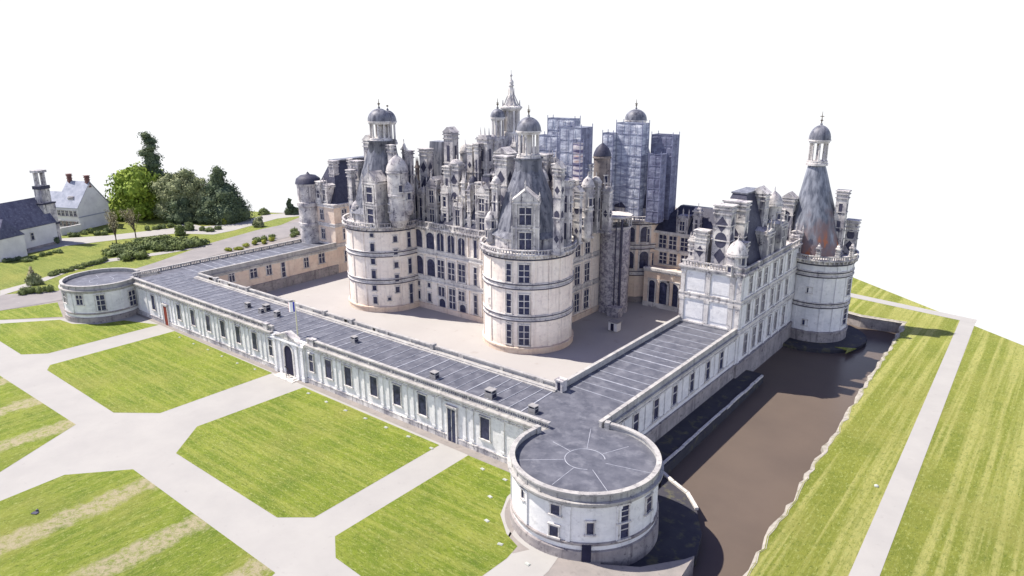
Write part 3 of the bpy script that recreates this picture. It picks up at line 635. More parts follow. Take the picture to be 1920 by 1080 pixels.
# ------------------------------------------------------------------ keep
KX1, KX2, KY1, KY2, KR, ZT = -45.2, -89.6, 47.8, 92.5, 9.4, 20.4
def bands(b, cx, cy, R, zs, seg=72, a0=0, a1=2*PI):
    for (za, zb) in zs:
        b.lathe(cx, cy, [(R,za-.05),(R+.28,za+.02),(R+.28,za+.28),(R+.08,za+.34),(R+.08,zb-.3),(R+.3,zb-.24),(R+.3,zb),(R,zb+.06)], seg, a0, a1)
def keep_tower(cx, cy, R, label, cyl_z=21.9, zb=0.0, sets=((7.1,8.3),(13.8,15.0)), mat='keep_limestone', pil=(0,), name='keep_tower', seg=72):
    t = thing(name, label, 'tower', (cx,cy,zb))
    b = MB(); b.lathe(cx, cy, [(R,zb-2),(R,cyl_z-1.4)], seg); b.build('wall', mat, t)
    b = MB(); b.lathe(cx, cy, [(R+.35,zb-3),(R+.35,zb+1.0),(R+.5,zb+1.05),(R+.5,zb+1.35),(R,zb+1.45)], seg); b.build('plinth', 'cream_limestone' if mat == 'keep_limestone' else 'dark_base_stone', t)
    for s_ in sets:
        b = MB(); bands(b, cx, cy, R, [s_], seg); sc_ = b.build('string_course', 'trim_limestone', t)
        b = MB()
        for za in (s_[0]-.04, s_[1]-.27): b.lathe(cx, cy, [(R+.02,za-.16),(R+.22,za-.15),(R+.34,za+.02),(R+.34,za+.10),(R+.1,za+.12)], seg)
        b.build('shadow_ring', 'slate_dark_inlay', sc_)  # thin dark rings: shade under the string course lips put into colour
    b = MB(); b.lathe(cx, cy, [(R+.02,cyl_z-2.25),(R+.32,cyl_z-2.2),(R+.32,cyl_z-2.0),(R+.05,cyl_z-1.98)], seg); b.build('shadow_ring', 'slate_dark_inlay', t)  # dark ring painted in as the shadow line beneath the cornice
    b = MB(); b.lathe(cx, cy, [(R,cyl_z-2.0),(R+.3,cyl_z-1.9),(R+.3,cyl_z-1.6),(R+.75,cyl_z-1.2),(R+.85,cyl_z-1.15),(R+.85,cyl_z-.9),(R+.2,cyl_z-.85),(0,cyl_z-.84)], seg)
    n_ = 48
    for i in range(n_):
        a = 2*PI*i/n_; b.obox(cx+(R+.42)*math.cos(a), cy+(R+.42)*math.sin(a), cyl_z-1.75, cyl_z-1.2, .6, .3, a)
    b.build('cornice', 'weathered_limestone', t)
    b = MB(); b.lathe(cx, cy, [(R+.6,cyl_z-.2),(R+.75,cyl_z-.2),(R+.75,cyl_z),(R+.3,cyl_z),(R+.3,cyl_z-.2),(R+.6,cyl_z-.2)], seg)
    for i in range(96):
        a = 2*PI*i/96; k = i % 8 == 0
        b.obox(cx+(R+.52)*math.cos(a), cy+(R+.52)*math.sin(a), cyl_z-.9, cyl_z-.2, .3 if k else .16, .5 if k else .2, a)
    b.build('balustrade', 'weathered_limestone', t)
    for deg in pil:
        a = math.radians(deg); b = MB()
        for za, zc_ in ((zb+1.45,sets[0][0]),(sets[0][1],sets[1][0]),(sets[1][1],cyl_z-2)): b.obox(cx+(R+.02)*math.cos(a), cy+(R+.02)*math.sin(a), za, zc_, .28, .75, a)
        b.build('pilaster', mat, t)
    return t
k1 = keep_tower(KX1, KY1, KR, 'broad round keep tower of cream stone standing nearest in the courtyard, with double dormer', pil=(225,252,276,292,313,335,352,20))
for z, h in ((15.2,3.7),(8.6,4.1),(2.0,4.2)):
    cwin(k1, KX1, KY1, KR+.06, 302.2, z, 2.1, h, nm=1, tr=2); cwin(k1, KX1, KY1, KR+.06, 283, z, 1.0, h, nm=0, tr=2)
cwin(k1, KX1, KY1, KR+.06, 250, 9.5, .4, 1.2, tr=0, fr=.08)
k2 = keep_tower(KX2, KY1, KR, 'round keep tower at the left with small square windows and a domed twin lantern', pil=(235,262,284,342))
for z, h, w in ((18.6,.8,.8),(15.1,1.9,.95),(12.0,1.3,1.0),(8.5,1.9,1.0),(5.5,1.2,1.0),(2.2,1.7,.95)): cwin(k2, KX2, KY1, KR+.06, 299.3, z, w, h, tr=0, fr=.12)
for z, h in ((17.2,1.4),(13.9,1.5),(10.9,1.4),(7.5,1.7),(4.8,1.4)): cwin(k2, KX2, KY1, KR+.06, 332.3, z, .95, h, tr=0, fr=.12)
cwin(k2, KX2, KY1, KR+.06, 320, 3.0, .7, .7, tr=0, fr=.1)
for z, h in ((15.5,3.7),(9.0,3.7),(.4,5.9)): cwin(k2, KX2, KY1, KR+.06, 354, z, 1.0, h, tr=1, fr=.12)
k3 = keep_tower(KX1, KY2, KR, 'round keep tower at the far right corner, below the tall netted scaffolds', mat='cream_limestone', pil=(240,262,284,306,328))
k4 = keep_tower(KX2, KY2, KR, 'hidden rear left keep tower behind the roofs', pil=())
for z0_, z1_ in ((8.4,13.6),(15.1,19.8)):   # walled-up loggia bays
    for deg in (232,251,273,295,317): cwin(k3, KX1, KY2, KR+.05, deg, z0_+.4, 2.3, z1_-z0_-.9, nm=0, tr=0, fr=.3, arch=True, name='loggia_bay', sub=False)
for deg, z in ((262,5.0),(290,2.6)): cwin(k3, KX1, KY2, KR+.05, deg, z, .7, 1.5, tr=0, fr=.1)
for deg, z, h in ((323,15.3,3.4),(330,8.6,3.9)): cwin(k3, KX1, KY2, KR+.08, deg, z, .9, h, tr=1, fr=.12)
# main block between the towers
kp = thing('keep', 'central block of the keep between its four round towers, crowded with chimneys', 'castle', (-67.4,70,0))
kx0, kx1, ky0, ky1 = -91, -43.6, 49.5, 91.5
b = MB(); b.box(kx0, kx1, ky0, ky1, 0, ZT); b.build('wall', 'keep_limestone', kp)
b = MB(); b.box(kx0-.4, kx1+.4, ky0-.4, ky1+.4, 0, 1.3); b.build('plinth', 'cream_limestone', kp)
for za, zb_ in ((7.1,8.3),(13.8,15.0)):
    b = MB(); b.box(kx0-.08, kx1+.08, ky0-.08, ky1+.08, za+.3, zb_-.3); b.box(kx0-.3, kx1+.3, ky0-.3, ky1+.3, za, zb_-.9); b.box(kx0-.3, kx1+.3, ky0-.3, ky1+.3, zb_-.29, zb_); b.build('string_course', 'trim_limestone', kp)
b = MB(); b.box(kx0-.4, kx1+.4, ky0-.4, ky1+.4, 19.6, 20.2); b.box(kx0-.85, kx1+.85, ky0-.85, ky1+.85, 20.2, 20.6)
for k in range(60): b.box(-90+k*.78, -89.7+k*.78, ky0-.75, ky0-.3, 19.75, 20.2)
for k in range(52): b.box(kx1+.3, kx1+.75, 50+k*.78, 50.3+k*.78, 19.75, 20.2)
b.build('cornice', 'weathered_limestone', kp)
b = MB()
for (X0,X1,Y0,Y1) in ((kx0,kx1,ky0-.7,ky0-.35),(kx1+.35,kx1+.7,ky0,ky1)):
    b.box(X0,X1,Y0,Y1,21.55,21.8)
    n_ = int(max(X1-X0,Y1-Y0)/.55)
    for i in range(n_):
        tt = (i+.5)/n_; xx, yy = (X0+(X1-X0)*tt, (Y0+Y1)/2) if X1-X0 > 2 else ((X0+X1)/2, Y0+(Y1-Y0)*tt)
        w_ = .25 if i % 7 == 0 else .1; b.box(xx-w_, xx+w_, yy-w_*.8, yy+w_*.8, 20.6, 21.55)
b.build('balustrade', 'weathered_limestone', kp)
b = MB(); b.box(kx0+.3, kx1-.3, ky0+.3, ky1-.3, ZT, 20.7); b.build('terrace', 'lead_sheet', kp)
F0 = ky0-.02
for x_, z, w, h, nm, tr, ar in [(-79.6,15.2,2.6,4.3,0,0,True),(-75.6,15.2,2.6,4.0,0,0,True),(-79.6,8.5,2.6,4.5,0,0,True),(-75.6,8.5,2.6,4.2,0,0,True),
      (-80.1,5.4,1.0,1.1,0,0,False),(-76.5,5.5,.95,1.1,0,0,False),(-80.1,1.9,1.0,2.1,0,0,False),(-76.5,1.9,1.0,2.1,0,0,False),
      (-72.3,15.2,2.2,4.3,1,0,True),(-72.4,8.5,2.1,4.4,1,2,False),(-72.4,4.0,2.0,2.3,1,0,False),(-72.2,.1,2.0,3.3,0,0,True),
      (-68.9,15.2,2.1,4.2,1,0,True),(-69.0,8.6,2.1,4.2,1,2,False),(-68.9,1.5,2.0,4.9,1,2,False),
      (-65.6,15.1,2.1,4.1,1,0,True),(-65.7,8.7,2.1,4.2,1,2,False),(-65.9,4.1,1.9,2.2,1,1,False),(-65.6,.1,1.9,3.1,0,0,True),
      (-61.4,15.1,.9,4.1,0,0,False),(-61.5,8.6,.9,4.2,0,2,False),(-61.6,1.7,.9,4.5,0,2,False)]:
    window(kp, x_, F0, z, -PI/2, w, h, nm=nm, tr=tr, arch=ar, fr=.18)
for k in (-82,-77.8,-73.9,-70.7,-67.3,-63.7,-59.8):
    for za, zb_ in ((1.31,7.1),(8.31,13.8),(15.01,19.6)):
        b = MB(); b.box(k-.22, k+.22, ky0-.22, ky0-.005, za, zb_); b.box(k-.32, k+.32, ky0-.3, ky0-.006, zb_-.4, zb_-.004); b.build('pilaster', 'keep_limestone', kp)
for yy in (60,64.2,68.3):
    for z, h in ((15.3,3.9),(8.6,4.3),(2.0,4.4)): window(kp, kx1+.02, yy, z, 0, 1.9, h, nm=1, tr=2, fr=.18)
for yy in (58,62.1,66.3,70.4):
    b = MB(); b.box(kx1+.005, kx1+.22, yy-.22, yy+.22, 1.4, 19.6); b.build('pilaster', 'keep_limestone', kp)
# --- tower roofs
def cone_roof(t, cx, cy, zb_, zt, rb, rt, mat, top=None, seg=40, bell=.55, name='roof'):
    b = MB(); prf = [(0,1),(.08,.95),(.2,.86),(.35,.73),(.5,.58),(.62,.44),(.74,.30),(.85,.18),(.93,.09),(1,0)]
    pr = [(rt+(rb-rt)*q, zb_+(zt-zb_)*u_) for u_, q in prf]
    if seg <= 12:
        b.lathe(cx, cy, [(rb*1.12, zb_-.01)]+pr[1:], seg, PI/seg-.35, 2*PI+PI/seg-.35, soft=True, top=top); b.sm = [False]*len(b.sm)
    else: b.lathe(cx, cy, pr, seg, soft=True, top=top)
    return b.build(name, mat, t)
# k1
lx, _ = W(990, 293, KY1)
b = MB(); b.lathe(KX1, KY1, [(7.2,20.9),(7.2,23.2),(7.5,23.25),(7.5,23.5)], 40); b.build('attic_wall', 'weathered_limestone', k1)
cone_roof(k1, KX1, KY1, 23.4, 38.4, 7.2, 2.1, 'lead_cone', seg=8)
b = MB(); b.lathe(KX1, KY1, [(2.8,36.0),(2.75,38.6),(3.0,38.65),(3.0,38.9)], 24); b.build('lantern_base', 'lead_cone', k1)
lantern(k1, KX1, KY1, 39.0, 43.9, 46.8, 49.2, 2.2)
a = math.radians(-57); dormer(k1, KX1+8.3*math.cos(a), KY1+8.3*math.sin(a), 21.0, 34.4, 5.2, a, rows=2, depth=4.5)
for (u, vt, y_, w, cap, dm) in [(1049,305,44,1.7,'gable',3),(945,285,48,3.2,'flat',3),(930,330,43,1.5,'dome',2),(1065,330,50,1.6,'flat',2)]:
    x_, z_ = W(u, vt, y_); chimney(k1, x_, y_, 20.9, z_, w, w*.75, cap, dm)
x_, z_ = W(920,395,42.5); turret(k1, x_, 42.5, 21, z_, 1.0)
# k2
b = MB(); b.lathe(KX2, KY1, [(7.6,20.9),(7.6,23.2),(7.8,23.25),(7.8,23.5)], 40); b.build('attic_wall', 'weathered_limestone', k2)
cone_roof(k2, KX2, KY1, 23.4, 39.6, 7.5, 2.9, 'lead_cone', top=(.6,0), seg=10)
b = MB(); b.lathe(KX2+.6, KY1, [(4.6,32.0),(3.7,36),(3.2,39.8),(3.4,39.85),(3.4,40.2)], 24, soft=True); b.build('lantern_base', 'lead_cone', k2)
lantern(k2, KX2+.2, KY1, 40.2, 44.3, 47.4, 49.6, 2.5, ncol=10)
x_, z_ = W(728,235,50); lantern(k2, x_, 50, 39.5, 44.1, 46.9, 47.6, 1.7, ncol=8)
a = math.radians(-88); dormer(k2, W(697,400,39.9)[0], 39.6, 21.0, 34.6, 4.2, a, rows=2, depth=4, nm=0)
x_, z_ = W(743,290,43.5); turret(k2, x_, 43.5, 20.9, z_, 2.35)
for (u, vt, y_, w, cap, dm) in [(692,255,46,2.4,'gable',3),(669,295,46,2.6,'flat',3),(657,312,43,1.6,'flat',2),(655,292,58,1.0,'flat',0),(732,265,45,1.3,'flat',2),(768,276,50,1.3,'flat',2),(757,268,53,.9,'dome',1),(716,300,50,1.2,'dome',1)]:
    x_, z_ = W(u, vt, y_); chimney(k2, x_, y_, 20.9, z_, w, w*.75, cap, dm)
x_, z_ = W(763,340,44.5); turret(k2, x_, 44.5, 24, z_, 1.3); x_, z_ = W(668,375,41.5); turret(k2, x_, 41.5, 21, z_, 1.1)
# k3 & k4
b = MB(); b.lathe(KX1, KY2, [(7.2,20.9),(7.2,23.5)], 40); b.build('attic_wall', 'weathered_limestone', k3)
cone_roof(k3, KX1, KY2, 23.4, 38.4, 7.3, 2.6, 'slate', bell=.72)
x_, z_ = W(1193,205,KY2); lantern(k3, x_, KY2, 38.5, 43.9, z_, z_+2.4, 2.4)
b = MB(); b.lathe(KX2, KY2, [(7.2,20.9),(7.2,23.5)], 40); b.build('attic_wall', 'weathered_limestone', k4)
cone_roof(k4, KX2, KY2, 23.4, 38.4, 7.3, 2.6, 'slate', bell=.72)
# --- keep roofs
rk = random.Random(44)
for i in range(34):
    u = rk.uniform(770, 1120); y_ = rk.uniform(52.5, 68); v = rk.uniform(292, 345)+(0 if u < 1050 else 15); x_, z_ = W(u, v, y_)
    if not (-86 < x_ < -45.5): continue
    q = rk.random(); w = rk.uniform(.7, 1.5)
    if q < .4: chimney(kp, x_, y_, 20.7, z_, w, w*.8, rk.choice(('spikes','dome','gable','flat')), rk.choice((1,2,2,3)), mat=rk.choice(('weathered_limestone','soot_stone')))
    elif q < .75: turret(kp, x_, y_, 20.7, z_, rk.uniform(.7,1.2), mat=rk.choice(('weathered_limestone','soot_stone')), roofm=rk.choice(('slate','lead_cone')))
    else:
        b = MB(); b.lathe(x_, y_, [(w*.9,20.7),(w*.8,z_-5),(w*1.15,z_-4.9),(w*.7,z_-3),(.15,z_),(.03,z_+1.2)], 8); b.build('pinnacle', 'slate', kp)
def proof(x0_, x1_, y0_, y1_, z1_, ix, iy, zw=23.0):
    b = MB(); b.box(x0_, x1_, y0_, y1_, 20.7, zw); b.box(x0_-.25, x1_+.25, y0_-.25, y1_+.25, zw, zw+.3)
    o = b.build('pavilion', 'weathered_limestone', kp)
    r_ = MB(); r_.hip(x0_-.2, x1_+.2, y0_-.2, y1_+.2, zw+.3, z1_, ix, iy); r_.build('roof', 'slate', o)
    f = MB(); f.box(x0_+ix-.3, x1_-ix+.3, y0_+iy-.3, y1_-iy+.3, z1_, z1_+.35); f.build('ridge', 'lead_cone', o); return o
proof(-84,-77,51.5,59,31.0,2.9,2.6); proof(-76,-69,52,60,31.5,3.2,1.5); proof(-66,-58,51.5,60,33,3.3,3.0); proof(-56,-50,53,62,31,2.4,3)
proof(-58,-47.5,64,76,31,4.6,3); proof(-88,-78,63,78,32,4.4,3); proof(-73,-62,77,89,34,4.8,3)
proof(-73,-62,60,64.5,30,4.8,1.5)
for (xa, xb, zt_) in ((-80.5,-75.2,28.5),(-74.2,-67.0,27.0),(-66.2,-56.5,29.0)):
    b = MB(); b.add([(xa,51.0,21.2),(xb,51.0,21.2),(xb-1.0,54.4,zt_),(xa+1.0,54.4,zt_),(xa,58,21.2),(xb,58,21.2),(xb-1.0,56,zt_),(xa+1.0,56,zt_)], [(0,1,2,3),(1,5,6,2),(4,0,3,7),(3,2,6,7),(5,4,7,6)]); b.build('mansard_roof', 'slate', kp)
for (xa, xb, ya, yb, zt_) in ((-45.6,-43.9,58,73,27.5),):
    b = MB(); b.add([(xb,ya,21.2),(xb,yb,21.2),(xb-3.2,yb-1,zt_),(xb-3.2,ya+1,zt_),(xb-6,ya,21.2),(xb-6,yb,21.2)], [(0,1,2,3),(0,3,4),(1,5,2),(3,2,5,4)]); b.build('mansard_roof', 'slate', kp)
x_, z_ = W(822,265,60); b = MB(); b.hip(x_-2.6, x_+2.6, 58, 63, 27, z_, .6, 1.0); b.build('lead_roof', 'lead_cone', kp)
for (u, vt, y_, w, cap, dm) in [
    (845,240,58,2.8,'gable',3),(798,272,55,2.6,'flat',3),(856,298,53,2.8,'dome',3),(841,305,52.5,2.0,'flat',3),(883,264,57,1.6,'flat',3),(895,262,56,1.3,'flat',2),
    (909,248,58,3.0,'spikes',4),(925,252,60,1.6,'dome',2),(947,278,55,3.6,'gable',3),(933,320,52,1.5,'flat',2),(778,330,53,1.2,'spikes',1),(818,330,52,1.2,'flat',2),(870,330,52,1.1,'spikes',1),
    (1000,290,60,2.4,'spikes',3),(1020,282,62,3.0,'flat',3),(1036,290,63,2.2,'spikes',3),(1047,300,60,2.0,'flat',2),(965,262,64,1.3,'spikes',1),
    (1075,330,58,2.2,'flat',3),(1100,300,64,2.2,'flat',2),(1085,350,55,1.4,'gable',2),(1065,365,52,1.4,'dome',1),
    (900,335,52,1.4,'flat',2),(915,345,51,1.3,'gable',2),(880,345,51.5,1.0,'dome',1),(1118,330,67,2.0,'dome',1),(1140,345,68,1.8,'spikes',1),(1105,350,61,1.5,'flat',1)]:
    x_, z_ = W(u, vt, y_); chimney(kp, x_, y_, 20.7, z_, w, w*.75, cap, dm)
for (u, vt, y_, w, rows, rt) in [(808,325,51.2,3.0,2,False),(788,345,51.0,1.8,1,False),(858,372,51.2,2.6,1,True),(903,340,50.8,3.2,2,False),(833,340,51.6,2.0,2,True),(925,330,52.6,2.2,2,False)]:
    x_, z_ = W(u, vt, y_); dormer(kp, x_, y_, 20.7, z_, w, -PI/2, rows=rows, depth=4, nm=0 if w < 2.5 else 1, round_top=rt)
for (x_, y_, z_) in ((-44.6,66,31),(-44.6,60,30)): dormer(kp, x_, y_, 20.7, z_, 3, 0, rows=2, depth=4)
for (u, vt, y_, r_) in [(865,355,53,1.1),(880,300,60,1.0),(1015,315,56,1.5),(872,268,62,1.3),(1103,330,58,1.2)]:
    x_, z_ = W(u, vt, y_); turret(kp, x_, y_, 20.7, z_, r_)
x_, z_ = W(1130,268,72); turret(kp, x_, 72, 20.7, z_, 1.9, mat='soot_stone', roofm='slate')
# central lantern tower
ct = thing('lantern_tower', 'tall central spire tower rising highest above the keep roofs', 'tower', (-67.4,70.2,20.7))
cx, cy = -67.4, 70.2
b = MB(); b.lathe(cx, cy, [(5.6,20.7),(5.6,32.5),(5.9,32.6),(5.9,33),(4.4,33.1)], 16); b.build('drum', 'weathered_limestone', ct)
for i in range(8):
    a = 2*PI*i/8+.2; c_, s_ = math.cos(a), math.sin(a); b = MB()
    b.obox(cx+5.9*c_, cy+5.9*s_, 20.7, 36.5, 1.0, .8, a); b.obox(cx+5.9*c_, cy+5.9*s_, 36.5, 38.0, .7, .6, a)
    P = [(6.2,36.0),(5.0,38.5),(3.6,40.2),(2.4,41.0),(2.4,39.4),(3.3,38.8),(4.4,37.0),(5.2,34.6)]
    w_ = .28; b.add([(cx+r*c_-s_*q, cy+r*s_+c_*q, z) for q in (-w_,w_) for r, z in P], [tuple(range(8)), tuple(range(15,7,-1))]+[(i_,8+i_,8+(i_+1)%8,(i_+1)%8) for i_ in range(8)])
    b.build('flying_buttress', 'trim_limestone', ct)
b = MB(); b.lathe(cx, cy, [(3.6,33),(3.4,38),(2.3,40.6),(2.3,41.4)], 16); b.build('core', 'weathered_limestone', ct)
b = MB(); b.lathe(cx, cy, [(1.3,41.3),(1.3,46.8)], 12)
for i in range(8):
    a = 2*PI*i/8+.2; b.obox(cx+1.8*math.cos(a), cy+1.8*math.sin(a), 41.3, 46.8, .6, .45, a)
b.lathe(cx, cy, [(2.2,41.2),(2.35,41.3),(2.35,41.7),(2,41.8)], 16); b.lathe(cx, cy, [(2,46.6),(2.3,46.8),(2.7,47.3),(2.7,47.6),(1.2,48.0)], 16); b.build('upper_stage', 'trim_limestone', ct)
b = MB(); b.lathe(cx, cy, [(1.75,47.6),(1.15,48.6),(.8,49.8),(.6,51.2),(.48,52.3)], 10, soft=True)
b.lathe(cx, cy, [(.48,52.3),(.7,52.4),(.7,52.6),(.45,52.7),(.62,53.1),(.55,53.5),(.2,53.9),(.1,54.2)], 10, soft=True)
for i in range(8):
    a = 2*PI*i/8+.2; c_, s_ = math.cos(a), math.sin(a); b.tube((cx+2.2*c_,cy+2.2*s_,47.6), (cx+2.2*c_,cy+2.2*s_,49.2), .16, .03, 5); b.tube((cx+1.9*c_,cy+1.9*s_,48.0), (cx+.7*c_,cy+.7*s_,50.6), .11, .08, 4)
    b.tube((cx+.75*c_,cy+.75*s_,50.4), (cx+.75*c_,cy+.75*s_,51.9), .1, .03, 4)
b.build('spire', 'weathered_limestone', ct)
b = MB(); b.tube((cx,cy,54), (cx,cy,56.1), .14, .04); b.lathe(cx, cy, [(.02,54.3),(.38,54.8),(.02,55.2)], 8, soft=True); b.build('finial', 'trim_limestone', ct)
c2 = thing('cupola', 'small domed cupola on columns just left of the central spire', 'cupola', (-72,70,20.7))
x_, z_ = W(933,205,66); b = MB(); b.lathe(x_, 66, [(2.4,20.7),(2.4,33),(1.9,38.5),(1.9,40.3)], 14); b.build('stair_shaft', 'weathered_limestone', c2); lantern(c2, x_, 66, 40.4, 45.0, 47.2, 49.6, 1.45, ncol=8)
# ------------------------------------------------------------------ scaffolds in netting
def scaffold(label, u0, um, u1, vt, y_, zb_=20.9, mat='scaffold_net', shade_mat=None, floors=7):
    x0_ = W(u0, vt, y_)[0]; x1_, z1_ = W(um, vt, y_); y1_ = WX(u1, vt, x1_)[0]
    t = thing('scaffold', label, 'scaffold', ((x0_+x1_)/2, y_, zb_))
    b = MB()
    # sheets of netting hung panel by panel, slightly bellied
    def panel(p, q, za, zb2, nrm):
        N = 4; Mz = 3; vs = []
        random.seed(int(za*10+p[0]))
        amp = random.uniform(.05,.16)
        for j in range(Mz+1):
            for i in range(N+1):
                a, c = i/N, j/Mz; w_ = amp*math.sin(PI*a)*math.sin(PI*c)
                vs.append((p[0]+(q[0]-p[0])*a+nrm[0]*w_, p[1]+(q[1]-p[1])*a+nrm[1]*w_, za+(zb2-za)*c))
        b.add(vs, [(j*(N+1)+i, j*(N+1)+i+1, (j+1)*(N+1)+i+1, (j+1)*(N+1)+i) for j in range(Mz) for i in range(N)])
    H = (z1_-zb_)/floors
    faces = [((x0_,y_),(x1_,y_),(0,-1)),((x1_,y_),(x1_,y1_),(1,0)),((x1_,y1_),(x0_,y1_),(0,1)),((x0_,y1_),(x0_,y_),(-1,0))]
    for fi, (p, q, nn) in enumerate(faces):
        Ls = math.hypot(q[0]-p[0], q[1]-p[1]); n_ = max(1, int(round(Ls/2.4)))
        b.k = 1 if (shade_mat and fi == 1) else 0  # right face takes a darker net, its shade put into the colour
        for i in range(n_):
            A_ = (p[0]+(q[0]-p[0])*i/n_, p[1]+(q[1]-p[1])*i/n_); B_ = (p[0]+(q[0]-p[0])*(i+1)/n_, p[1]+(q[1]-p[1])*(i+1)/n_)
            for k in range(floors): panel(A_, B_, zb_+H*k, zb_+H*(k+1)-.03, nn)
    b.build('netting', [mat, shade_mat or mat], t)
    f = MB()
    for (xx, yy) in ((x0_,y_),(x1_,y_),(x1_,y1_),(x0_,y1_)): f.tube((xx,yy,zb_), (xx,yy,z1_+.7), .09, .09, 6)
    for p, q, nn in faces[:2]:
        Ls = math.hypot(q[0]-p[0], q[1]-p[1]); n_ = max(1, int(round(Ls/1.6)))
        for i in range(1, n_): f.tube((p[0]+(q[0]-p[0])*i/n_+nn[0]*.2, p[1]+(q[1]-p[1])*i/n_+nn[1]*.2, zb_), (p[0]+(q[0]-p[0])*i/n_+nn[0]*.2, p[1]+(q[1]-p[1])*i/n_+nn[1]*.2, z1_), .05, .05, 4)
    for k in range(floors+1):
        z = zb_+H*k
        for p, q, nn in faces: f.tube((p[0]+nn[0]*.06,p[1]+nn[1]*.06,z), (q[0]+nn[0]*.06,q[1]+nn[1]*.06,z), .06, .06, 4)
    f.build('poles', 'scaffold_steel', t)
    d_ = MB(); d_.box(x0_+.1, x1_-.1, min(y_,y1_)+.1, max(y_,y1_)-.1, z1_-.5, z1_-.3); d_.build('deck', 'white_metal', t)
    return t
scaffold('tallest pale blue netted scaffold below a small lead dome, behind the courtyard', 1156, 1205, 1218, 232, 85.5, floors=9)
scaffold('broad violet netted scaffold at the right edge of the keep', 1222, 1262, 1274, 254, 90, mat='violet_net', floors=8)
scaffold('lower narrow violet netted scaffold in front of the broad one', 1217, 1240, 1250, 290, 84.5, mat='violet_net', floors=6)
scaffold('striped pale and rust netted scaffold rising beside the near keep tower', 1050, 1090, 1111, 240, 60, mat='scaffold_net', shade_mat='violet_net', floors=9)
scaffold('striped netted scaffold with banded levels set against the taller pale one', 1074, 1088, 1094, 268, 58.6, mat='striped_net', floors=9)
scaffold('pale netted box far back between the spire and the striped scaffold', 1027, 1078, 1088, 223, 84, mat='scaffold_net', floors=8)
scaffold('short pale netted box left of the striped scaffold', 1010, 1045, 1056, 255, 70, mat='scaffold_net', floors=6)
scaffold('narrow pale netted box left of the tallest scaffold', 1130, 1150, 1160, 250, 84, mat='scaffold_net', floors=7)
# stair tower wrapped in mottled net in the courtyard corner
st = thing('stair_tower', 'tall mottled stair tower wrapped in grey net in the courtyard corner', 'tower', (-41.5,75.5,0))
b = MB(); b.lathe(-41.0, 76.3, [(3.9,0),(3.7,1.5),(3.6,4),(3.7,12),(3.6,20.5)], 10); b.build('netting', 'mottled_net', st)
b = MB(); b.lathe(-41.0, 76.3, [(3.8,20.5),(3.95,20.6),(3.95,21),(3.5,21)], 10); b.lathe(-41, 76.3, [(3.85,23.0),(4.0,23.1),(4.0,23.5),(0,23.6)], 10)
for i in range(10): a = 2*PI*i/10; b.tube((-41+3.6*math.cos(a),76.3+3.6*math.sin(a),20.8), (-41+3.6*math.cos(a),76.3+3.6*math.sin(a),23.2), .22, .2)
b.build('crown', 'trim_limestone', st)
b = MB(); b.tube((-37.6,73.4,0), (-37.6,73.4,23), .35, .3, 8); b.tube((-38.6,72.6,0), (-38.6,72.6,22.5), .15, .15, 6); b.build('hoist_mast', 'slate_dark_inlay', st)
b = MB(); b.box(-39.5,-36.4,71.2,73.2,0,2.2); b.box(-39.7,-36.2,71.0,73.4,2.2,2.45); b.build('base_cabin', 'mottled_net', st)
# ------------------------------------------------------------------ rear gallery
ga = thing('rear_gallery', 'cream two storey gallery with slate roof at the back of the courtyard', 'building', (-26,88,0))
b = MB(); b.box(-37,-8,84.2,98,0,9.4); b.box(-37,-8,88.5,98,9.4,18.3); b.build('wall', 'cream_limestone', ga)
b = MB(); b.box(-37,-8,83.9,84.6,8.9,9.3); b.box(-37,-8,83.7,84.7,9.3,9.9); b.box(-37,-8,84.0,84.21,0,1.2); b.box(-37,-8,88.2,88.6,13.3,13.8); b.box(-37,-8,88.0,88.7,17.7,18.3); b.build('string_course', 'trim_limestone', ga)
b = MB(); b.hip(-37.4,-8,88.2,98.3,18.35,24.3,5,4.3); b.build('roof', 'slate', ga)
for u in (1243,1262,1284):
    for v, z, h in ((450,14.1,3.2),(487,10.2,2.8)): x_, _ = W(u, v, 88.5); window(ga, x_, 88.48, z, -PI/2, 1.9, h, nm=1, tr=2, fr=.18)
for u, w_ in ((1222,1.6),(1243,2.6),(1262,2.6)):
    x_, _ = W(u, 550, 84.2); window(ga, x_, 84.18, 1.2, -PI/2, w_, 5.6, arch=True, tr=0, fr=.3)
for x_ in (-33,-29.5,-26,-22): 
    b = MB(); b.box(x_-.35, x_+.35, 83.95, 84.19, 1.2, 8.9); b.build('pilaster', 'cream_limestone', ga)
x_, z_ = W(1283,393,88.8); dormer(ga, x_, 88.3, 18.3, 23.4, 2.6, -PI/2, rows=1, depth=3, nm=1); x_, z_ = W(1292,400,87.5); chimney(ga, -26.2, 89, 18.3, 25.0, 1.6, 1.3, 'dome', 1)
# ------------------------------------------------------------------ chapel wing
cw = thing('chapel_wing', 'tall pale stone wing with steep slate roof standing at the end of the side range', 'building', (-8.7,57,0))
CY0, CY1, CZt = 57.0, 90.0, 19.6
b = MB(); b.box(XI-.1, XO+.25, CY0, CY1, -3, CZt-.3); b.build('wall', 'pale_limestone', cw)
b = MB(); b.box(XI-.1, XO+.65, CY0+.02, CY1, -3.05, 1.3); b.box(XI-.1, XO+.8, CY0+.01, CY1, 1.3, 1.6); b.build('plinth', 'dark_base_stone', cw)
for za, zb_ in ((7.3,8.5),(13.2,14.3)):
    b = MB(); b.box(XI-.35, XO+.55, CY0-.28, CY1, za, za+.3); b.box(XI-.2, XO+.4, CY0-.14, CY1-.1, za+.3, zb_-.3); b.box(XI-.35, XO+.55, CY0-.28, CY1, zb_-.3, zb_); b.build('string_course', 'trim_limestone', cw)
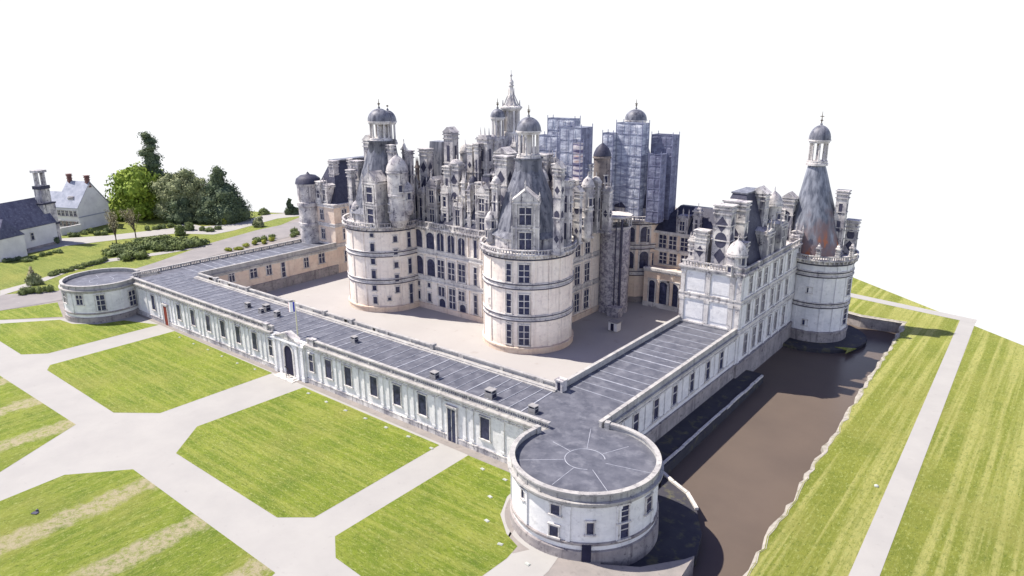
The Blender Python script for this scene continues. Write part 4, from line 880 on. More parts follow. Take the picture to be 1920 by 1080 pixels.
b = MB(); b.box(XI-.3, XO+.5, CY0-.25, CY1, CZt-.9, CZt-.3); b.box(XI-.6, XO+.9, CY0-.6, CY1, CZt-.3, CZt); b.build('cornice', 'weathered_limestone', cw)
b = MB(); n_ = 34
b.box(XO+.35, XO+.7, CY0-.4, CY1, CZt+.8, CZt+1.05); b.box(XI, XO+.34, CY0-.4, CY0-.05, CZt+.8, CZt+1.05)
for i in range(56): b.box(XO+.42, XO+.62, CY0-.3+i*.59, CY0-.14+i*.59, CZt, CZt+.8)
for i in range(19): b.box(XI+.1+i*.6, XI+.3+i*.6, CY0-.33, CY0-.12, CZt, CZt+.8)
b.build('balustrade', 'weathered_limestone', cw)
for x_ in (XI+.35, -9.1, -4.3, XO-.1):
    for za, zb_ in ((8.6,13.2),(14.31,18.7)):
        b = MB(); b.box(x_-.42, x_+.42, CY0-.25, CY0-.01, za, zb_); b.box(x_-.55, x_+.55, CY0-.34, CY0-.012, zb_-.5, zb_-.003); b.build('pilaster', 'trim_limestone', cw)
for (xa, xb, za, zb_) in ((XI+1.0,-9.8,9.2,12.6),(-8.4,-4.9,9.2,12.6),(XI+1.0,-9.8,14.8,18.2),(-8.4,-4.9,14.8,18.2)):
    b = MB(); b.box(xa, xb, CY0-.08, CY0-.013, za, zb_); b.build('blind_panel', 'pale_limestone', cw)
for z, h in ((15.0,3.2),(9.2,3.5),(2.6,4.0)):
    for yy in (61.5,66.0,69.5,74.5,78.5,83.5): window(cw, XO+.27, yy, z, 0, 1.5 if yy in (66.0,69.5) else 1.25, h, nm=1, tr=1, fr=.18)
for yy in (58.2,64,71.9,76.6,81,86):
    for za, zb_ in ((1.61,7.3),(8.51,13.2),(14.31,18.7)):
        b = MB(); b.box(XO+.255, XO+.45, yy-.32, yy+.32, za, zb_-.004); b.build('pilaster', 'pale_limestone', cw)
b = MB(); b.hip(XI+.5, XO-.6, 62, 82, 19.6, 32.4, 3.9, 6.2); b.build('roof', 'slate', cw)
b = MB(); b.box(-10.4,-7.2,68.0,76,32.4,32.7); b.build('ridge', 'lead_cone', cw)
def at(u, v, y_): return W(u, v, y_)
x_, z_ = W(1362,376,59.6); chimney(cw, x_, 59.6, 19.6, z_, 3.3, 2.4, 'flat', 3)
x_, z_ = W(1318,428,58.5); chimney(cw, x_, 58.7, 19.6, z_, 2.3, 1.8, 'flat', 1)
x_, z_ = W(1300,445,60.5); chimney(cw, x_, 60.5, 19.6, z_, 1.2, 1.0, 'spikes', 1)
x_, z_ = W(1385,368,64.5); chimney(cw, x_, 64.0, 19.6, z_, 4.4, 2.0, 'flat', 1)
x_, z_ = W(1427,352,74); chimney(cw, x_, 74, 22, z_, 3.0, 2.6, 'gable', 2)
x_, z_ = W(1453,358,79); turret(cw, x_, 79, 19.6, z_, 1.7)
x_, z_ = W(1392,437,57.6); turret(cw, XO-1.6, 58.2, 17.6, 25.6, 1.75)
dormer(cw, XO+.2, 70.5, 19.6, 26.8, 3.4, 0, rows=1, depth=3.5); dormer(cw, XO+.2, 78, 19.6, 27.3, 3.4, 0, rows=1, depth=3.5)
dormer(cw, -11.6, 58.6, 19.6, 25.5, 2.2, -PI/2, rows=1, depth=2.5, nm=0)
for yy in (60.5,74.2,81.5): chimney(cw, XO-1.2, yy, 19.6, 24.5+random.uniform(-.8,1.2), 1.1, 1.1, random.choice(('dome','flat','spikes')), 1)
# chapel tower
TX, TY, TR = .24, 96.1, 7.42
tw = keep_tower(TX, TY, TR-.35, 'round chapel tower with tall bell shaped rusty lead roof and open lantern at the moat', cyl_z=17.4, zb=-1.2, sets=((5.8,6.9),(12.7,13.9)), mat='pale_limestone', pil=(200,228,252,276,298,320,342,5), name='chapel_tower')
for deg, z, s_ in ((274.5,9.0,1.0),(272.9,1.5,1.0),(228,10.3,1.0),(228,8.0,1.0),(233,4.0,1.0),(233,1.8,1.0),(350,8.3,1.6),(350,1.5,1.6)): cwin(tw, TX, TY, TR-.3, deg, z, s_, 1.1 if s_ == 1.0 else 3.6, nm=0, tr=0 if s_ == 1 else 2, fr=.12)
cone_roof(tw, TX-1.5, TY, 16.6, 35.9, 5.9, 1.75, 'rusty_lead', top=(-1.4,0), bell=.62, seg=48)
lantern(tw, -2.7, TY, 36.3, 41.0, 44.3, 47.2, 1.95, ncol=8)
for (u, vt, y_, w, cap, dm) in [(1583,350,96,2.2,'flat',3),(1601,408,99,2.3,'flat',2),(1482,362,93,2.6,'gable',2),(1466,385,92,1.6,'flat',1),(1493,440,89.8,1.8,'dome',1)]:
    x_, z_ = W(u, vt, y_); chimney(tw, x_, y_, 16.6, z_, w, w*.8, cap, dm)
x_, z_ = W(1495,430,90.5); dormer(tw, x_, 90.0, 16.6, z_+.5, 2.4, -PI/2, rows=1, depth=3, nm=0)
for deg in (-78,-48,-20): chimney(tw, TX+(TR+.1)*math.cos(math.radians(deg)), TY+(TR+.1)*math.sin(math.radians(deg)), 17.3, 19.3, .55, .55, 'dome', 0, name='pinnacle')
# ------------------------------------------------------------------ royal wing (left rear)
rw = thing('royal_wing', 'tall wing with steep violet slate roof behind the left keep tower', 'building', (-127.5,57,0))
b = MB(); b.box(XLO, XLI, 57, 90, -1, 19.6); b.build('wall', 'cream_limestone', rw)
for za, zb_ in ((7.6,8.6),(13.4,14.4),(18.9,19.9)):
    b = MB(); b.box(XLO-.3, XLI+.3, 56.7, 90, za, za+.3); b.box(XLO-.12, XLI+.12, 56.88, 90, za+.3, zb_-.3); b.box(XLO-.35, XLI+.35, 56.65, 90, zb_-.3, zb_); b.build('string_course', 'trim_limestone', rw)
b = MB(); b.hip(XLO+.6, XLI-.6, 58.5, 88, 19.9, 31.2, 5.2, 4.2); b.build('roof', 'slate', rw)
b = MB(); b.box(-129,-126.2,62.5,84,31.2,31.6); b.build('ridge', 'lead_cone', rw)
for z in (15.2,9.6,3.0):
    for yy in (60.5,66): window(rw, XLI+.02, yy, z, 0, 1.6, 3.0, nm=1, fr=.18)
    if z > 9: window(rw, -126.5, 56.98, z, -PI/2, 1.5, 2.8, nm=1, fr=.18)
x_, z_ = W(573,327,56.5)
b = MB(); b.lathe(x_, 57.2, [(3.4,5),(3.4,z_-3.0),(3.7,z_-2.9),(3.7,z_-2.4)], 16); b.lathe(x_, 57.2, [(3.42,18.6),(3.8,18.8),(3.8,19.8),(3.42,20)], 16); b.lathe(x_, 57.2, [(3.42,12.9),(3.65,13),(3.65,13.8),(3.42,14)], 16); b.lathe(x_, 57.2, [(3.8,-1),(3.8,5),(3.4,5.2)], 16)
tt = b.build('stair_turret', 'weathered_limestone', rw); b = MB(); b.lathe(x_, 57.2, [(3.8,z_-2.5),(3.4,z_-1.2),(2.2,z_-.3),(.6,z_),(.1,z_+.7)], 16, soft=True); b.build('dome', 'slate', tt)
for (u, vt, y_, w, cap, dm) in [(600,338,58,2.6,'flat',1),(624,296,62,2.2,'flat',0)]:
    x_, z_ = W(u, vt, y_); chimney(rw, x_, y_, 19.9, z_, w, w*.8, cap, dm)
x_, z_ = W(609,370,57.5); dormer(rw, x_, 57.4, 19.9, 26.2, 2.6, -PI/2, rows=1, depth=3, nm=1)
# ------------------------------------------------------------------ courtyard hut
x_, y_ = G(1152, 620); ht = thing('site_cabin', 'small pale site cabin standing in the shaded courtyard', 'cabin', (x_,y_,0))
b = MB(); b.box(x_-1.1,x_+1.1,y_-.9,y_+.9,.15,2.1); b.build('body', 'white_plaster', ht)
b = MB(); b.box(x_-1.3,x_+1.3,y_-1.1,y_+1.1,2.1,2.3); b.build('roof', 'vent_metal', ht)
b = MB(); b.box(x_-.5,x_+.3,y_-.93,y_-.901,.2,1.9); b.build('door', 'dark_void', ht)
# ------------------------------------------------------------------ lawn plates
for i, (u, v) in enumerate([(578.5,738),(612,754),(648,770),(685,785),(724,802),(766,819),(809,841),(905,880),(947,900),(919,932),(913,977),(938,1021),(989,1058),(337,633),(363,645),(390,656),(416,668.5),(445,681.5),(478,693)]):
    X, Y = G(u, v); b = MB(); k = .42 if v > 735 else .34; a = random.uniform(-.3,.3); b.obox(X, Y, .03, .10, k*1.6, k, a); b.obox(X, Y, .10, .15, k*1.2, k*.6, a)
    grp, lb = (('plates on the lawn left of the gateway','small white plate in the grass of the lawn left of the gateway') if u < 500 else
               ('plates on the middle lawn','small white plate in the grass of the middle lawn, right of the gateway') if u < 820 else
               ('plates on the near lawn','small white plate in the grass of the near lawn beside the corner tower'))
    o = b.build('ground_plate', 'white_metal'); tag(o, lb, 'ground plate', grp)
for (u, v, lb) in ((66,963,'small dark metal hatch lying on the dry lawn at lower left'),(1643,912,'lone white marker stone on the grass beside the right path')):
    X, Y = G(u, v); b = MB()
    if 'hatch' in lb: b.obox(X, Y, .03, .15, .8, .5, .5); b.obox(X-.3, Y+.35, .03, .3, .2, .3, .2)
    elif 'lone' in lb: b.lathe(X, Y, [(.3,.0),(.3,.15),(.2,.25),(0,.3)], 10)
    else:
        for i in range(6): b.obox(X-1.0+i*.4, Y+.25*math.sin(i*.7), .0, .12, .42, .16, .5-.2*i)
    o = b.build('metal_hatch' if 'hatch' in lb else 'marker_stone' if 'lone' in lb else 'scrap', 'slate_dark_inlay' if 'hatch' in lb else 'white_metal'); tag(o, lb, 'hatch' if 'hatch' in lb else 'stone' if 'lone' in lb else 'debris')
# ------------------------------------------------------------------ vegetation
def leaves(b, lobes, n, s, seed):
    rnd = random.Random(seed)
    tot = sum(l[3]*l[4] for l in lobes)
    for (x, y, z, rx, rz) in lobes:
        k = int(n*rx*rz/tot)
        for _ in range(k):
            u = rnd.uniform(-1,1); t = rnd.uniform(0,2*PI); q = math.sqrt(1-u*u); rr = rnd.uniform(.78,1.08) if rnd.random() < .85 else rnd.uniform(.4,.8)
            d = Vector((q*math.cos(t), q*math.sin(t), u)); p = Vector((x+d.x*rx*rr, y+d.y*rx*rr, z+d.z*rz*rr))
            nrm = (d+Vector((rnd.gauss(0,.5),rnd.gauss(0,.5),rnd.gauss(0,.5)+.25))).normalized(); a = nrm.orthogonal().normalized(); c = nrm.cross(a); ph = rnd.uniform(0,PI)
            a, c = a*math.cos(ph)+c*math.sin(ph), c*math.cos(ph)-a*math.sin(ph); e = s*rnd.uniform(.5,1.2)
            b.add([p-a*e-c*e*.5, p+a*e*.2-c*e*.8, p+a*e+c*e*.2, p-a*e*.1+c*e*.8], [(0,1,2,3)])
        # inner mass
        K, J = 8, 5; vs = []
        for j in range(J+1):
            for i in range(K):
                a = 2*PI*i/K; c = -PI/2+PI*j/J; w = rnd.uniform(.62,.84); vs.append((x+rx*w*math.cos(c)*math.cos(a), y+rx*w*math.cos(c)*math.sin(a), z+rz*w*math.sin(c)))
        b.add(vs, [(j*K+i, j*K+(i+1)%K, (j+1)*K+(i+1)%K, (j+1)*K+i) for j in range(J) for i in range(K)])
def tree(label, u, vb, vt, wpx, mat, shape='round', seed=1, n=5000, name='tree', cat='tree', trunkf=.12, depth=None, group=None, s=None):
    X, Y = G(u, vb); k = ppm(X, Y); H = (vb-vt)/k*1.05; Wd = wpx/k*1.28; rnd = random.Random(seed)
    t = thing(name, label, cat, (X,Y,0), group); lobes = []; R = Wd/2
    if shape == 'round':
        for i in range(15):
            a = rnd.uniform(0,2*PI); zz = rnd.uniform(.18,.86); q = math.sqrt(max(0,1-((zz-.48)/.52)**2)); rr = rnd.uniform(.25,.68)*R*q; sz = rnd.uniform(.26,.42)*R
            lobes.append((X+rr*math.cos(a), Y+rr*math.sin(a), H*zz, sz, sz*.85))
        for i in range(7):
            a = i*.9+seed; lobes.append((X+R*.5*math.cos(a), Y+R*.5*math.sin(a), H*.2, R*.42, R*.32))
        lobes.append((X,Y,H*.45,R*.74,H*.42)); lobes.append((X+R*.1,Y,H-R*.3,R*.3,R*.28))
    elif shape == 'cone':
        for i in range(14):
            zz = .1+.82*i/13; rr = R*(1-zz)*.55; a = rnd.uniform(0,2*PI); sz = R*(.72*(1-zz)+.2); lobes.append((X+rr*math.cos(a), Y+rr*math.sin(a), H*zz, sz, sz*.9))
    elif shape == 'cedar':
        for i in range(12):
            zz = .2+.75*i/11; rr = R*.7*(1.1-zz); a = i*2.1; sz = R*rnd.uniform(.42,.6)*(1.25-zz*.6); lobes.append((X+rr*math.cos(a), Y+rr*math.sin(a), H*zz, sz, sz*.6))
        lobes.append((X,Y,H*.55,R*.45,H*.35))
    b = MB(); leaves(b, lobes, n, s or max(.22, Wd/45), seed); b.build('crown', mat, t)
    b = MB(); b.tube((X,Y,0), (X+.2,Y,H*.55), max(.12,R*.07), max(.05,R*.03), 8)
    for i in range(5): l = lobes[i]; b.tube((X+.1,Y,H*(.12+.06*i)), l[:3], max(.05,R*.03), .03, 5)
    b.build('trunk', 'bark', t); return t
tree('dark ragged conifer rising highest behind the bright green tree', 297, 402, 256, 56, 'dark_leaf', 'cedar', 3, 4500, name='conifer', cat='tree')
tree('broad rounded bright green tree at the left of the clump', 266, 406, 309, 112, 'bright_leaf', 'round', 4, 9000)
tree('rounded grey green tree beside the bright green one', 326, 412, 326, 60, 'grey_leaf', 'round', 5, 5500)
tree('tall grey green tree in the middle of the clump', 356, 413, 318, 62, 'grey_leaf', 'round', 6, 6500)
tree('slim grey green tree before the dark pointed tree', 388, 414, 336, 44, 'grey_leaf', 'round', 7, 4500)
tree('dark pointed evergreen at the right end of the clump', 418, 414, 316, 66, 'dark_leaf', 'cone', 8, 6500, name='evergreen_tree')
tree('low dark evergreen spreading at the right foot of the clump', 438, 414, 358, 52, 'dark_leaf', 'cone', 9, 4000, name='evergreen_tree')
tree('dark bushy tree in shade at the foot of the grey trees', 345, 416, 370, 60, 'dark_leaf', 'round', 10, 4000)
tree('dark undergrowth tree between the grey and the pointed tree', 395, 417, 372, 50, 'dark_leaf', 'round', 11, 3500)
tree('small pointed dark conifer left of the royal wing turret', 545, 402, 372, 14, 'dark_leaf', 'cone', 12, 1200, name='conifer', s=.45)
tree('young round tree by the pale path, left of its twin', 338, 441, 420, 18, 'shrub_leaf', 'round', 13, 900, s=.35)
tree('young round tree by the pale path, right of its twin', 355, 432, 416, 17, 'shrub_leaf', 'round', 14, 900, s=.35)
tree('little yellowish tree before the dark clump', 421, 421, 409, 8, 'yellow_leaf', 'round', 15, 350, s=.3)
tree('round grey shrub tree beside the far path', 485, 425, 407, 18, 'grey_leaf', 'round', 16, 900, s=.4)
tree('pale flat topped bush on the skyline left of the small conifer', 495, 402, 393, 20, 'shrub_leaf', 'round', 17, 600, s=.4)
tree('rounded bush right of the small pointed conifer', 553, 402, 388, 14, 'dark_leaf', 'round', 18, 600, s=.4)
tree('round shrub tree with pale top standing by the left road', 66, 533, 513, 26, 'grey_leaf', 'round', 19, 900, s=.25)
tree('young tree with pale slender crown by the left road', 62, 532, 499, 14, 'dead_twig', 'cone', 20, 700, s=.25)
def twig_tree(label, u, vb, vt, wpx, lean, seed):
    X, Y = G(u, vb); k = ppm(X, Y); H = (vb-vt)/k*1.03; Wd = wpx/k; rnd = random.Random(seed); t = thing('bare_tree', label, 'tree', (X,Y,0))
    b = MB(); c = MB(); b.tube((X,Y,0), (X,Y,H*.35), .22, .16, 7)
    for i in range(26):
        a = rnd.uniform(0,2*PI); rr = Wd/2*math.sqrt(rnd.random()); top = Vector((X+rr*math.cos(a)+lean, Y+rr*math.sin(a), H*rnd.uniform(.75,1))); st_ = Vector((X,Y,H*rnd.uniform(.15,.4)))
        b.tube(st_, top, .09, .03, 4)
        for j in range(26):
            q = st_.lerp(top, rnd.uniform(.25,1)); q += Vector((rnd.gauss(0,.35),rnd.gauss(0,.35),rnd.gauss(0,.3))); e = rnd.uniform(.12,.3); d = Vector((rnd.gauss(0,1),rnd.gauss(0,1),rnd.gauss(0,1)+1)).normalized(); o_ = d.orthogonal()*e*.4
            c.add([q-d*e, q+o_, q+d*e, q-o_], [(0,1,2,3)])
    b.build('trunk', 'bark', t); c.build('crown', 'dead_twig', t)
twig_tree('bare spreading young tree with pale twigs, left one of the pair on the lawn', 219, 458, 394, 24, -1.5, 1)
twig_tree('bare fan shaped young tree with pale twigs, right one of the pair on the lawn', 255, 446, 392, 34, -2.5, 2)
def shrub(label, u, v, wpx, hpx, mat, seed, group=None, name='shrub'):
    X, Y = G(u, v); k = ppm(X, Y); W_ = wpx/k/2; H = hpx/k; rnd = random.Random(seed); lobes = []
    for i in range(5): lobes.append((X+rnd.uniform(-.6,.6)*W_, Y+rnd.uniform(-.5,.5)*W_, H*rnd.uniform(.3,.55), W_*rnd.uniform(.4,.6), H*.5))
    b = MB(); leaves(b, lobes, 420, max(.16, W_/9), seed); o = b.build(name, mat); tag(o, label, 'shrub', group); return o
rnd = random.Random(21); i = 0
GRP = [('low olive shrub in the planted band along the upper side of the road', 'shrubs in the band above the road',
        [(215,478),(232,476),(250,474),(268,468),(285,465),(302,463),(322,470),(340,468),(358,464),(376,460),(255,465),(272,459),(292,455),(310,452),(330,455),(240,488),(262,485),(300,470),(318,462),(345,460),(365,458),(228,470)], 34, 14, 'shrub_leaf'),
       ('dark shrub in the bed in front of the white house', 'shrubs before the white house', [(140,443),(154,440),(168,438),(182,440),(196,441),(208,437)], 18, 9, 'shrub_leaf'),
       ('low green shrub at the foot of the dark tree clump', 'shrubs below the tree clump', [(276,432),(292,430),(306,428),(395,434),(408,431),(380,432),(318,425)], 17, 9, 'shrub_leaf'),
       ('tiny olive shrub in the row beside the left tower path', 'row of tiny shrubs by the left path', [(95,517),(110,513),(126,509),(142,505),(158,501),(174,497),(80,480),(65,486),(95,478),(110,475),(50,490),(190,493),(102,515),(118,511),(134,507),(150,503),(166,499),(182,495),(198,490)], 17, 8, 'shrub_leaf'),
       ('dark green shrub at the corner bed of the left road', 'corner bed shrubs', [(38,553),(50,550),(62,549),(75,548),(90,546)], 20, 12, 'shrub_leaf'),
       ('bright yellow flowering shrub behind the low range parapet', 'yellow shrubs behind the parapet', [(430,470),(446,467),(462,463),(478,460),(494,457),(508,452)], 18, 7, 'yellow_leaf'),
       ('dark rounded shrub beside the far end of the low range', 'dark shrubs by the far end of the range', [(482,453),(497,450),(510,447),(548,444),(558,440),(553,435)], 18, 9, 'shrub_leaf'),
       ('dark shrub in front of the slate roofed chapel building', 'shrubs before the chapel building', [(8,492),(22,490),(36,488)], 18, 8, 'dark_leaf')]
for lb, gr, pts, w_, h_, mt in GRP:
    for (u, v) in pts: i += 1; shrub(lb, u+rnd.uniform(-2,2), v+rnd.uniform(-1,1), w_*rnd.uniform(.8,1.25), h_*rnd.uniform(.8,1.2), mt, i, gr)
shrub('large dark shrub beside the chapel building end wall', 108, 456, 22, 14, 'dark_leaf', 90)
# ------------------------------------------------------------------ houses
def frame(p, q):
    p = Vector((*p,0)); q = Vector((*q,0)); d = (q-p).normalized(); return p, d, Vector((-d.y,d.x,0)), (q-p).length
def gable_block(parent, p, q, depth, h, ridge, wallm, roofm, over=.3, names=('wall','roof'), hipend=0):
    p, d, n_, Ln = frame(p, q)
    P = lambda a, e, z: tuple(p+d*a+n_*e+Vector((0,0,z)))
    b = MB(); b.add([P(0,0,0),P(Ln,0,0),P(Ln,depth,0),P(0,depth,0),P(0,0,h),P(Ln,0,h),P(Ln,depth,h),P(0,depth,h),P(hipend,depth/2,ridge-.1),P(Ln-hipend,depth/2,ridge-.1)],
              [(0,1,5,4),(1,2,6,9,5),(2,3,7,6),(3,0,4,8,7)]); w_ = b.build(names[0], wallm, parent)
    b = MB(); o = over
    b.add([P(-o,-o,h-.15),P(Ln+o,-o,h-.15),P(Ln+o-hipend,depth/2,ridge),P(-o+hipend,depth/2,ridge),P(-o,depth+o,h-.15),P(Ln+o,depth+o,h-.15),
           P(-o,-o,h+.1),P(Ln+o,-o,h+.1),P(Ln+o-hipend,depth/2,ridge+.25),P(-o+hipend,depth/2,ridge+.25),P(-o,depth+o,h+.1),P(Ln+o,depth+o,h+.1)],
          [(6,7,8,9),(9,8,11,10),(0,3,2,1),(3,4,5,2),(0,1,7,6),(4,10,11,5),(1,2,8,7),(2,5,11,8),(0,6,9,3),(3,9,10,4)])
    r_ = b.build(names[1], roofm, parent); return P, w_, r_, Ln, math.atan2(-n_.y,-n_.x)
p2 = G(111,456); p1 = G(40,474); dd = Vector((p1[0]-p2[0], p1[1]-p2[1])).normalized(); pe = (p2[0]+dd.x*40, p2[1]+dd.y*40)
ch = thing('chapel_building', 'long white walled building with dark slate roof and belfry at the left edge', 'building', (p2[0],p2[1],0))
P, w_, r_, Ln, an = gable_block(ch, pe, p2, 12, 7.4, 15.5, 'white_plaster', 'village_slate')
q_ = P(Ln-9.5,-.02,3.2); window(ch, q_[0], q_[1], 3.3, an, 1.0, 2.2, fr=.15)
b = MB(); q_ = P(Ln/2,-.1,0); b.obox(q_[0], q_[1], 0, .9, Ln, .3, math.atan2(dd.y,dd.x)); b.build('plinth', 'dark_base_stone', ch)
# cross wing at the near left
pa = P(Ln-26,-5.5,0)[:2]; pb = P(Ln-17,-5.5,0)[:2]
gb = thing('side_chapel', 'small white gabled wing projecting in front of the slate roofed building', 'building', (pb[0],pb[1],0))
p_, d_, n2, L2 = frame(pa, pb)
PP = lambda a, e, z: tuple(p_+d_*a+n2*e+Vector((0,0,z)))
b = MB(); b.add([PP(0,0,0),PP(L2,0,0),PP(L2,5.4,0),PP(0,5.4,0),PP(0,0,7.0),PP(L2,0,7.0),PP(L2,5.4,7.0),PP(0,5.4,7.0)], [(0,1,5,4),(1,2,6,5),(3,0,4,7),(4,5,6,7)]); b.build('wall', 'white_plaster', gb)
b = MB(); b.add([PP(-.3,-.3,6.9),PP(L2+.3,-.3,6.9),PP(L2+.3,5.6,6.9),PP(-.3,5.6,6.9),PP(L2/2,1.8,12.5),PP(L2/2,5.6,12.5)], [(0,1,4),(1,2,5,4),(3,0,4,5),(0,3,2,1)]); b.build('roof', 'village_slate', gb)
# belfry
q_ = P(Ln+.6,4,0); bf = thing('belfry', 'slim stepped bell tower with dark open top against the slate roofed building', 'tower', (q_[0],q_[1],0))
an2 = math.atan2(dd.y,dd.x); b = MB(); b.obox(q_[0], q_[1], 0, 13.5, 4.8, 4.2, an2); b.obox(q_[0], q_[1], 13.5, 18.5, 3.4, 3.0, an2); b.build('shaft', 'weathered_limestone', bf)
b = MB(); b.obox(q_[0], q_[1], 13.4, 13.9, 5.2, 4.6, an2); b.obox(q_[0], q_[1], 6.2, 6.8, 5.6, 4.8, an2); b.obox(q_[0], q_[1], 18.5, 19.6, 3.9, 3.4, an2); b.build('string_course', 'slate', bf)
b = MB()
for sx in (-1,1):
    for sy in (-1,1): b.obox(q_[0]+sx*1.1, q_[1]+sy*1.0, 19.6, 24.0, .6, .6, an2)
b.obox(q_[0], q_[1], 24, 24.8, 3.6, 3.2, an2); b.build('bell_stage', 'weathered_limestone', bf)
# white house
p1 = G(108,424); p2 = G(152,432); p3 = G(194,426)
hs = thing('white_house', 'white house with red shutters, grey steep roof and brick chimneys behind the belfry', 'house', (p2[0],p2[1],0))
P, w_, r_, Ln, an = gable_block(hs, G(112,429), p2, 14, 8.2, 17, 'white_plaster', 'grey_roof')
b = MB(); qq = P(Ln+.05,7,0); b.obox(qq[0], qq[1], 4.6, 5.0, .2, 14.2, math.atan2(P(1,0,0)[1]-P(0,0,0)[1],P(1,0,0)[0]-P(0,0,0)[0])); b.build('string_course', 'grey_roof', hs)
for i_ in range(5):
    for z in (1.2,5.2):
        q_ = P(Ln*(i_+.6)/5.3,-.03,0); window(hs, q_[0], q_[1], z, an, 1.2, 1.9, nm=1, fr=.15)
for i_ in range(5):
    q_ = P(Ln*(i_+.15)/5.3,-.08,0); b = MB(); b.obox(q_[0], q_[1], 1.2, 3.1, .7, .12, an+PI/2); b.build('shutter', 'brick_red', hs)
q_ = P(Ln*.55,2.0,0); dormer(hs, q_[0], q_[1], 9, 12.6, 2.2, an, rows=1, depth=2.5, nm=0, pinn=False, round_top=True)
for a_, e_, h_ in ((Ln-.8,7,19.3),(1.0,7,19.6),(-1,8,14)):
    q_ = P(a_,e_,0); chimney(hs, q_[0], q_[1], h_-(4.2 if h_ > 18 else 2), h_, 1.5, 1.2, 'flat', 0, mat='brick_red')
q0 = P(-14,3,0)[:2]; q1 = P(0,3,0)[:2]
an_ = thing('house_annex', 'lower white annex with grey roof joined to the left of the white house', 'house', (q1[0],q1[1],0)); gable_block(an_, q0, q1, 9, 6.5, 12.5, 'white_plaster', 'grey_roof')
g0, g1 = G(115,442), G(153,434); p_, d_, n2, L2 = frame(g0, g1); b = MB(); c_ = p_+d_*L2/2; b.obox(c_.x, c_.y, 0, 2.6, L2, .4, math.atan2(d_.y,d_.x)); b.obox(c_.x, c_.y, 2.6, 2.8, L2+.2, .6, math.atan2(d_.y,d_.x))
tag(b.build('garden_wall', 'white_plaster'), 'low pale garden wall between the belfry and the white house', 'wall')
# ------------------------------------------------------------------ people in the gateway
def person(label, x, y, rot, cloth, legs, step):
    t = thing('person', label, 'person', (x,y,.28))
    me = bpy.data.meshes.new('body')
    J = {'pel':(0,0,.95,.15),'spi':(0,0,1.15,.14),'che':(0,0,1.36,.17),'nec':(0,-.01,1.50,.06),'hd0':(0,-.02,1.58,.085),'hd1':(0,-.02,1.68,.095),'hd2':(0,-.01,1.75,.07)}
    E_ = [('pel','spi'),('spi','che'),('che','nec'),('nec','hd0'),('hd0','hd1'),('hd1','hd2')]
    for s_, k in ((-1,'l'),(1,'r')):
        f = step*s_
        J.update({k+'hip':(.1*s_,0,.9,.1),k+'kne':(.11*s_,-.02+f*.5,.5,.065),k+'ank':(.12*s_,f,.09,.045),k+'toe':(.13*s_,f-.16,.04,.04),
                  k+'sho':(.19*s_,0,1.42,.065),k+'elb':(.25*s_,.03-f*.3,1.13,.045),k+'wri':(.26*s_,-.08-f*.5,.9,.03),k+'han':(.26*s_,-.11-f*.6,.82,.035)})
        E_ += [('pel',k+'hip'),(k+'hip',k+'kne'),(k+'kne',k+'ank'),(k+'ank',k+'toe'),('che',k+'sho'),(k+'sho',k+'elb'),(k+'elb',k+'wri'),(k+'wri',k+'han')]
    ks = list(J); me.from_pydata([J[q][:3] for q in ks], [(ks.index(a), ks.index(c)) for a, c in E_], [])
    o = bpy.data.objects.new('body', me); COL.objects.link(o); o.parent = t; o.rotation_euler = (0,0,rot)
    sk = o.modifiers.new('skin', 'SKIN'); sv = me.skin_vertices[0].data
    for i_, q in enumerate(ks): sv[i_].radius = (J[q][3],)*2; sv[i_].use_root = (q == 'pel')
    o.modifiers.new('sub', 'SUBSURF').levels = 1; o.modifiers['sub'].render_levels = 1
    me.materials.append(MATS[cloth])
    h = MB(); h.lathe(0, -.005, [(.10,1.64),(.112,1.70),(.10,1.78),(.05,1.83),(.01,1.84)], 10, soft=True); ho = h.build('hair', 'hair', None); ho.parent = t; ho.rotation_euler = (0,0,rot)
person('person in pale clothes standing in the gateway arch', gx-.6, YW-1.0, .2, 'pale_cloth', 'dark_cloth', .12)
person('person in dark clothes stepping out of the gateway arch', gx+.45, YW-1.3, -.3, 'dark_cloth', 'dark_cloth', .22)
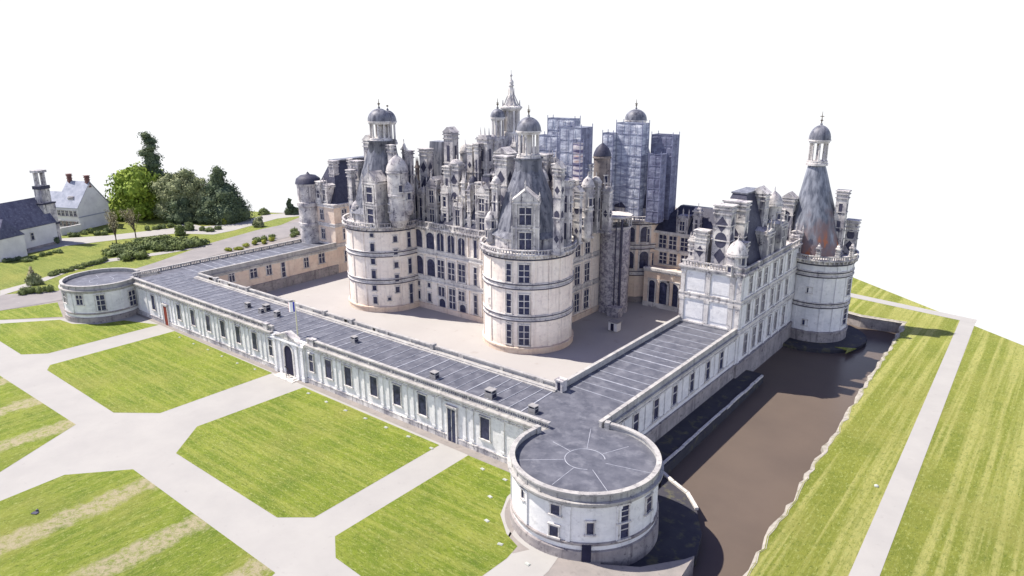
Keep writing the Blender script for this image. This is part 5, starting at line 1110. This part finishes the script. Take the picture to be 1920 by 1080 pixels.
# ------------------------------------------------------------------ light
AZ, EL = math.radians(180+21), math.radians(55)     # direction towards the sun (math angle), elevation
sd = Vector((math.cos(AZ)*math.cos(EL), math.sin(AZ)*math.cos(EL), math.sin(EL)))
sun = bpy.data.objects.new('sun', bpy.data.lights.new('sun', 'SUN')); COL.objects.link(sun)
sun.rotation_euler = sd.to_track_quat('Z', 'Y').to_euler(); sun.data.energy = 5.0; sun.data.angle = math.radians(.5); sun.data.color = (1,.93,.84)
w = bpy.data.worlds.new('World'); S.world = w; w.use_nodes = True; n = w.node_tree
bg = n.nodes['Background']; bg.inputs[1].default_value = 1.0
sky = n.nodes.new('ShaderNodeTexSky'); sky.sky_type = 'NISHITA'; sky.sun_disc = False; sky.sun_elevation = EL; sky.sun_rotation = PI/2-AZ
tc = n.nodes.new('ShaderNodeTexCoord'); sx = n.nodes.new('ShaderNodeSeparateXYZ'); n.links.new(tc.outputs['Generated'], sx.inputs[0])
def zramp(e0, e1):
    r = n.nodes.new('ShaderNodeValToRGB'); r.color_ramp.elements[0].position = e0; r.color_ramp.elements[1].position = e1; n.links.new(sx.outputs[2], r.inputs[0]); return r.outputs[0]
def wmix(f, a, b_, mode='MIX'):
    q = n.nodes.new('ShaderNodeMix'); q.data_type = 'RGBA'; q.blend_type = mode
    if isinstance(f, (int, float)): q.inputs[0].default_value = f
    else: n.links.new(f, q.inputs[0])
    for i, v in ((6, a), (7, b_)):
        if isinstance(v, tuple): q.inputs[i].default_value = v
        else: n.links.new(v, q.inputs[i])
    return q.outputs[2]
upper = wmix(1, sky.outputs[0], (.065,.057,.088,1), 'MULTIPLY')
glow = wmix(zramp(.11, .19), (.60,.605,.615,1), (1.30,1.46,1.85,1))      # milky horizon, bright blue band added above it as wall fill, then the blue sky
n.links.new(wmix(zramp(.26, .44), glow, upper), bg.inputs[0])
S.view_settings.view_transform = 'Standard'; S.view_settings.look = 'None'; S.view_settings.exposure = .8; S.view_settings.gamma = 1
S.render.engine = 'CYCLES'; S.cycles.max_bounces = 5; S.cycles.diffuse_bounces = 3
S.render.resolution_x = 1024; S.render.resolution_y = 576
